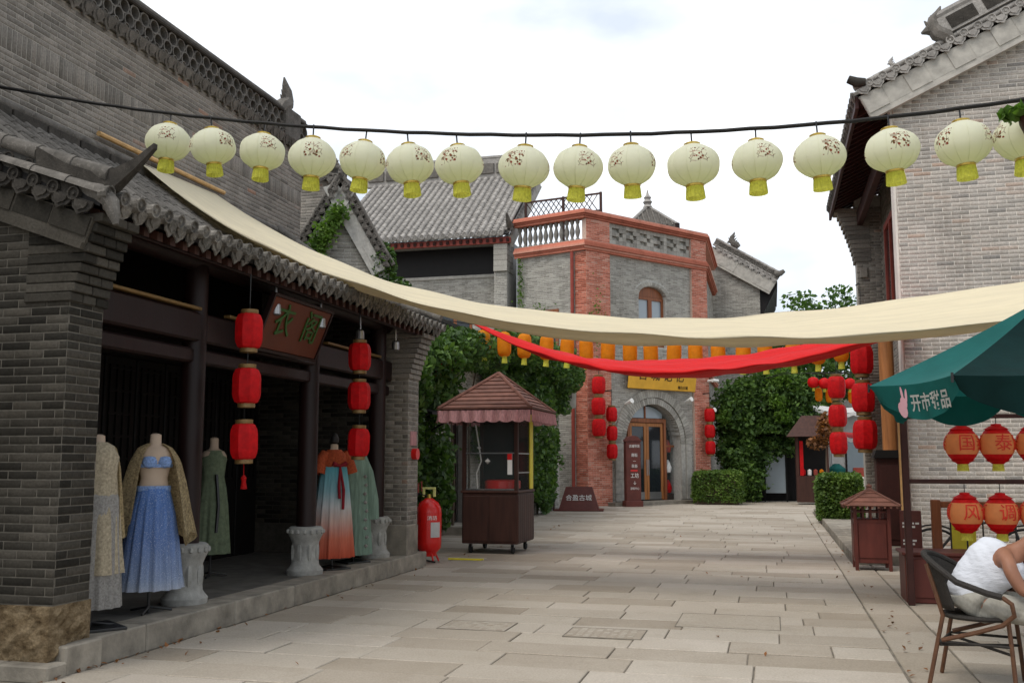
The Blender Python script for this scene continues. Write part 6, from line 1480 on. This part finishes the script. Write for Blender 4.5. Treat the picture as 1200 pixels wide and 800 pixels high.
P = np.concatenate([np.array([list(face(LF, .15+abs(nrs.normal(0, .10)), .1+abs(nrs.normal(0, .05)), nrs.uniform(4.6, 8.6))) for _ in range(350)]), np.array([list(face(LF, .9+nrs.normal(0, .4), .1+abs(nrs.normal(0, .05)), 6.3+nrs.normal(0, .25))) for _ in range(350)]), np.array([list(face(MF, .45+nrs.normal(0, .16), .18+abs(nrs.normal(0, .05)), 6.2+nrs.normal(0, .5))) for _ in range(120)])])
leaves(vs, P, .10, 'leaf_bright')
def hedge(x0, x1, y0, y1, h, lab, ns_):
    hg = plant('clipped_hedge', ((x0+x1)/2, (y0+y1)/2, 0), lab, 'hedge')
    P = []
    for (ax, v) in ((0, x0), (0, x1), (1, y0), (1, y1), (2, h)):
        q = np.stack([nrs.uniform(x0, x1, ns_), nrs.uniform(y0, y1, ns_), nrs.uniform(.05, h, ns_)], 1); q[:, ax] = v; P.append(q)
    P = np.concatenate(P); c = np.array([(x0+x1)/2, (y0+y1)/2, h/2]); h_ = np.array([(x1-x0)/2, (y1-y0)/2, h/2]); q = (P-c)/h_; q /= (np.sum(np.abs(q)**6, 1)**(1/6.))[:, None]; P = c+q*h_*(nrs.uniform(.82, 1.03, len(P))+nrs.exponential(.02, len(P))+.02*nz(P, 2.2))[:, None]
    leaves(hg, P, .085, 'leaf_hedge')
    MB().box(x0+.12, x1-.12, y0+.12, y1-.12, 0, h-.12).build('inner_twigs', 'bark', hg, world=True)
hedge(1.05, 2.1, 25.0, 26.4, 1.18, 'square clipped hedge on the terrace below the string of red lanterns', 2600)
hedge(-2.7, -1.05, 34.9, 36.1, 1.15, 'clipped box hedge beside the arched doorway step', 2200)
bs = plant('climbing_bush', (-.4, 38.3, 0), 'big dense green climbing bush beside the corner house', 'bush')
Q = []
for (c, r_, n) in (((-1.2, 38.2, 3.4), (1.0, 1.0, 1.1), 5200), ((-.2, 38.2, 3.9), (1.1, 1.0, .9), 5200), ((.7, 38.5, 3.3), (.95, 1.0, 1.0), 4600), ((-1.2, 37.9, 1.9), (.8, .8, 1.2), 3800), ((-.45, 38.0, 2.4), (.9, .8, 1.0), 4200), ((.35, 38.2, 2.5), (.8, .8, .8), 3600), ((-.9, 37.7, .8), (.7, .6, .8), 2600), ((-1.7, 38.0, 2.9), (.5, .6, .8), 1500), ((.2, 38.3, 4.6), (.7, .7, .5), 1800), ((1.15, 38.4, 4.0), (.7, .7, .75), 2200), ((1.4, 38.6, 3.0), (.5, .6, .6), 1000)): Q.append(blob(c, r_, n, .45))
Q = np.concatenate(Q); Q = Q+nrs.normal(0, .12, Q.shape); Q = Q[nz(Q, 1.5)+.5*nz(Q, 3.1) > -.9]; k = len(Q)//3; leaves(bs, Q[::2], .19, 'leaf_tree', droop=.3); leaves(bs, Q[1::2], .12, 'leaf_ivy', droop=.5)
leaves(bs, np.concatenate([blob((rnd.uniform(-1.9, 1.2), 37.7+rnd.uniform(-.4, .6), rnd.uniform(2.8, 4.7)), (.35, .3, .3), 130, .1) for _ in range(16)]), .17, 'leaf_bright', droop=.4)
MB().tube([(-.9, 38.6, 0), (-.8, 38.5, 1.4), (-.4, 38.4, 2.8), (.1, 38.4, 4.0)], [.12, .10, .07, .03], 7).tube([(-.8, 38.5, 1.4), (-1.3, 38.3, 2.6), (-1.4, 38.2, 3.6)], [.07, .05, .02], 6).tube([(-.6, 38.5, 2.0), (.3, 38.5, 2.8), (.8, 38.5, 3.5)], [.07, .05, .02], 6).build('trunk', 'bark', bs, True, True)
def tree(x, y, h, r_, lab, n, mat='leaf_tree', size=.28, thin=-.9):
    t = plant('street_tree', (x, y, 0), lab, 'tree', 'trees at the end of the alley'); tr = MB().tube([(x, y, 0), (x+.1, y, h*.35), (x-.1, y+.1, h*.6), (x+.1, y, h*.85)], [.22, .17, .11, .04], 8); Q = []
    for k in range(9):
        a = k*2.4; hh = h*(.5+.05*k); e = Vector((x+r_*.75*math.cos(a), y+r_*.75*math.sin(a), hh+.14*h)); tr.tube([(x, y, hh-.1*h), Vector((x, y, hh)).lerp(e, .5)+Vector((0, 0, .1)), e], [.07, .045, .015], 5)
        Q.append(blob(tuple(e), (r_*.55, r_*.55, h*.10), n//10, .3))
    Q.append(blob((x, y, h*.88), (r_*.6, r_*.6, h*.12), n//8, .3)); Q = np.concatenate(Q); Q = Q[nz(Q, 1.1) > thin]
    tr.build('trunk', 'bark', t, True, True); me = leaf_mesh(Q-np.array([x, y, 0])[None], size, mat, droop=.3); inst(me, 'crown', t)
tree(2.2, 52, 9.2, 2.0, 'airy grey-green tree rising above the roofs at the alley end', 4200, thin=-.3)
tree(4.5, 47, 7.2, 2.4, 'leafy tree behind the pale brick house, over the far stalls', 5200)
tree(.9, 46, 6.2, 1.8, 'lower dark tree behind the climbing bush', 4200)
# dry reddish plant by the stall
dp = plant('dry_plant', (1.75, 34.2, 0), 'reddish dry plant in a pot beside the far wooden kiosk', 'plant')
leaves(dp, np.concatenate([blob((1.75, 34.2, 2.6), (.35, .35, .5), 330, .2), blob((1.5, 34.2, 2.1), (.4, .3, .25), 180, .2)]), .16, 'leaf_dry')
MB().lathe([(.14, 0), (.2, .3), (.17, .32)], 12, (1.75, 34.2, 0)).build('pot', 'stone_grey', dp, True, True); MB().tube([(1.75, 34.2, .3), (1.72, 34.2, 1.4), (1.76, 34.2, 2.6)], [.03, .025, .012], 6).build('stem', 'bark', dp, True, True)
# hanging flower basket at the cable's end
hb2 = plant('hanging_basket', (1.86, 7.25, 3.72), 'dark red hanging pot with green leaves near the last pale lantern', 'pot')
MB().lathe([(.05, 0), (.10, .02), (.13, .10), (.135, .14), (.12, .15)], 18, (1.86, 7.25, 3.72)).build('pot', 'soffit_red', hb2, True, True)
for k in range(3): a = k*2.1; MB().tube([(1.86+.12*math.cos(a), 7.25+.12*math.sin(a), 3.86), (1.86, 7.42, 4.10)], .004, 4).build('hanger', 'metal_black', hb2, world=True)
leaves(hb2, np.concatenate([blob((1.82, 7.25, 3.90), (.16, .14, .07), 90, .1), blob((1.70, 7.25, 3.90), (.10, .08, .05), 40, .1)]), .11, 'leaf_bright')

# ================================================================== ALLEY END
kk = root('wooden_kiosk', (1.35, 36.4, 0), 'dark brown wooden kiosk with pitched roof at the alley end', 'kiosk')
MB().cb(-.55, .55, -.5, .5, .08, .98, .01).build('cabinet', 'wood_brown', kk)
for sx in (-.5, .5):
    for sy in (-.45, .45): MB().box(sx-.05, sx+.05, sy-.05, sy+.05, .98, 2.4).build('post', 'wood_brown', kk)
MB().box(-.5, .5, .35, .4, .98, 2.4).build('back_panel', 'wood_black', kk)
V = [(-.85, -.8, 2.35), (.85, -.8, 2.35), (.85, .8, 2.35), (-.85, .8, 2.35), (-.3, 0, 3.1), (.3, 0, 3.1)]
MB().add(V, [(0, 1, 5, 4), (1, 2, 5), (2, 3, 4, 5), (3, 0, 4), (0, 3, 2, 1)]).build('roof', 'wood_brown', kk)
for k in range(4): MB().lathe([(.02, 0), (.07, .04), (.07, .2), (.02, .24)], 8, (-.3+.2*k, -.3, .98)).build('jar', ('lantern_red', 'paint_white', 'painted_red', 'lantern_orange')[k], kk, True)
MB().box(-.42, -.3, -.51, -.50, 1.0, 2.2).build('red_couplet', 'lantern_red', kk)
gp = root('showcase', (.1, 38.2, 0), 'pale blue display panel in a dark frame beside the climbing bush', 'showcase')
MB().cb(-.36, .36, -.03, .03, .32, 2.0, .005).build('panel', 'glass_pale', gp); MB().box(-.42, -.37, -.05, .05, 0, 2.1).box(.37, .42, -.05, .05, 0, 2.1).build('frame', 'wood_black', gp)
MB().box(-.37, .37, -.05, .05, 2.0, 2.1).build('frame_head', 'wood_black', gp)
MB().box(-1.8, .9, 38.95, 39.15, 0, 3.2).build('garden_wall', 'wood_black', None, world=True, label='dark timber wall in the shade behind the climbing bush', cat='wall')
m_cloth('awning_white', (.7, .7, .68), .3); m_cloth('awning_red', (.45, .05, .05), .3)
for i, (x0, x1, y, z, mt, lab) in enumerate(((1.6, 4.0, 40, 3.5, 'awning_white', 'long white sagging awning cloth under the far lanterns'), (2.2, 4.4, 41, 2.55, 'awning_red', 'red and white stall awning at the alley end'))):
    aw = root('stall_awning', ((x0+x1)/2, y, 0), lab, 'awning')
    MB().grid(lambda u, v: Vector((x0+(x1-x0)*u, y-.6+1.2*v, z+.25*v-.18*math.sin(math.pi*u))), 14, 4).build('cloth', mt, aw, True, True)
    MB().grid(lambda u, v: Vector((x0+(x1-x0)*u, y-.61, z-.18*math.sin(math.pi*u)-.14*v-.03*math.sin(u*40))), 40, 2).build('valance', 'awning_white', aw, True, True)
    for x in (x0+.05, x1-.05): MB().tube([(x, y+.55, 0), (x, y+.55, z+.22)], .03, 6).build('post', 'metal_grey', aw, True, True)
    for x in (x0+.05, x1-.05): MB().tube([(x, y-.55, 0), (x, y-.55, z+.01)], .03, 6).build('post', 'metal_grey', aw, True, True)
tbl = root('market_table', (2.9, 40.2, 0), 'long market table with white cloth and green goods under the far awnings', 'table')
MB().cb(-1.1, 1.1, -.4, .4, .05, .9, .01).build('clothed_top', 'plaster', tbl)
MB().lathe([(.3, .9), (.34, 1.2), (.1, 1.4)], 10, (-.5, 0, 0)).build('goods', 'cloth_green', tbl, True); MB().cb(.1, .6, -.2, .2, .9, 1.25, .01).build('goods_box', 'painted_red', tbl)
fh = root('far_house', (3, 58, 0), 'low grey house closing the far end of the alley', 'house')
MB().box(-6, 14, 56, 62, 0, 4.2).build('wall', 'grey_far', fh, world=True)
MB().prism([(-6.5, 55.4, 4.1), (14.5, 55.4, 4.1), (14.5, 59, 6.0), (-6.5, 59, 6.0)], (0, 0, .15)).build('roof', 'tile_grey', fh, world=True)
for i in range(6):
    w = MB().box(-4+i*2.6, -2.6+i*2.6, 55.94, 56.02, .8, 3.0).build('window', 'wood_red', fh, world=True); MB().box(-3.9+i*2.6, -2.7+i*2.6, 55.93, 55.938, .9, 2.9).build('pane', 'glass_pale', w, world=True)
# far lantern row
MB().tube([(-.2, 37.2, 4.5)]+[(.5+i*.3, 36, 4.62-.08*math.sin(math.pi*i/12)+.0*i) for i in range(13)], .012, 5).build('lantern_cable', 'cable', None, True, True, label='wire with small red and orange lanterns over the alley end', cat='cable')
for x, z in ((1.48, 4.24), (1.85, 4.20), (2.35, 4.18), (2.7, 4.17)):
    r_ = root('small_lantern', (x, 36, z), 'small round red lantern on the wire over the alley end', 'lantern', 'small red lanterns at the alley end')
    MB().lathe([(.06, -.19), (.17, -.13), (.2, 0), (.17, .13), (.06, .19)], 14).build('shade', 'lantern_red', r_, True, ang=80); MB().tube([(0, 0, .18), (0, 0, 4.58-z)], .01, 4).build('cord', 'metal_black', r_); MB().lathe([(.05, -.3), (.05, -.19)], 8).build('tassel', 'tassel_yellow', r_)
for x, z in ((1.66, 3.83), (2.02, 3.78), (2.77, 3.74)):
    r_ = root('small_lantern', (x, 36.3, z), 'small orange lantern hanging below the red ones over the alley end', 'lantern', 'small orange lanterns at the alley end')
    MB().lathe([(.06, -.24), (.12, -.18), (.13, 0), (.12, .18), (.06, .24)], 14).build('shade', 'lantern_orange', r_, True, ang=80); MB().tube([(0, 0, .22), (0, 0, 4.56-z)], .01, 4).build('cord', 'metal_black', r_)
MB().tube([(-.2, 37.2, 4.5), (.6, 36.3, 4.6), (3.8, 36.3, 4.6)], .012, 5).build('lantern_cable', 'cable', None, True, True, label='second wire just behind, carrying the small orange lanterns', cat='cable')

lt = nrs.uniform(0, 1, (170, 2)); P = np.stack([np.where(lt[:, 0] < .55, -4.86+nrs.exponential(.10, 170), np.where(lt[:, 0] < .9, 1.11-nrs.exponential(.12, 170), nrs.uniform(-4.8, 1.2, 170))), 5+lt[:, 1]**1.5*20, np.full(170, .012)], 1)
o = inst(leaf_mesh(P, .05, 'leaf_dry', nrm=np.array([0, 0, 6.])), 'leaf_litter', None, kind='stuff', label='scattered dry leaves and grit on the paving', cat='litter')
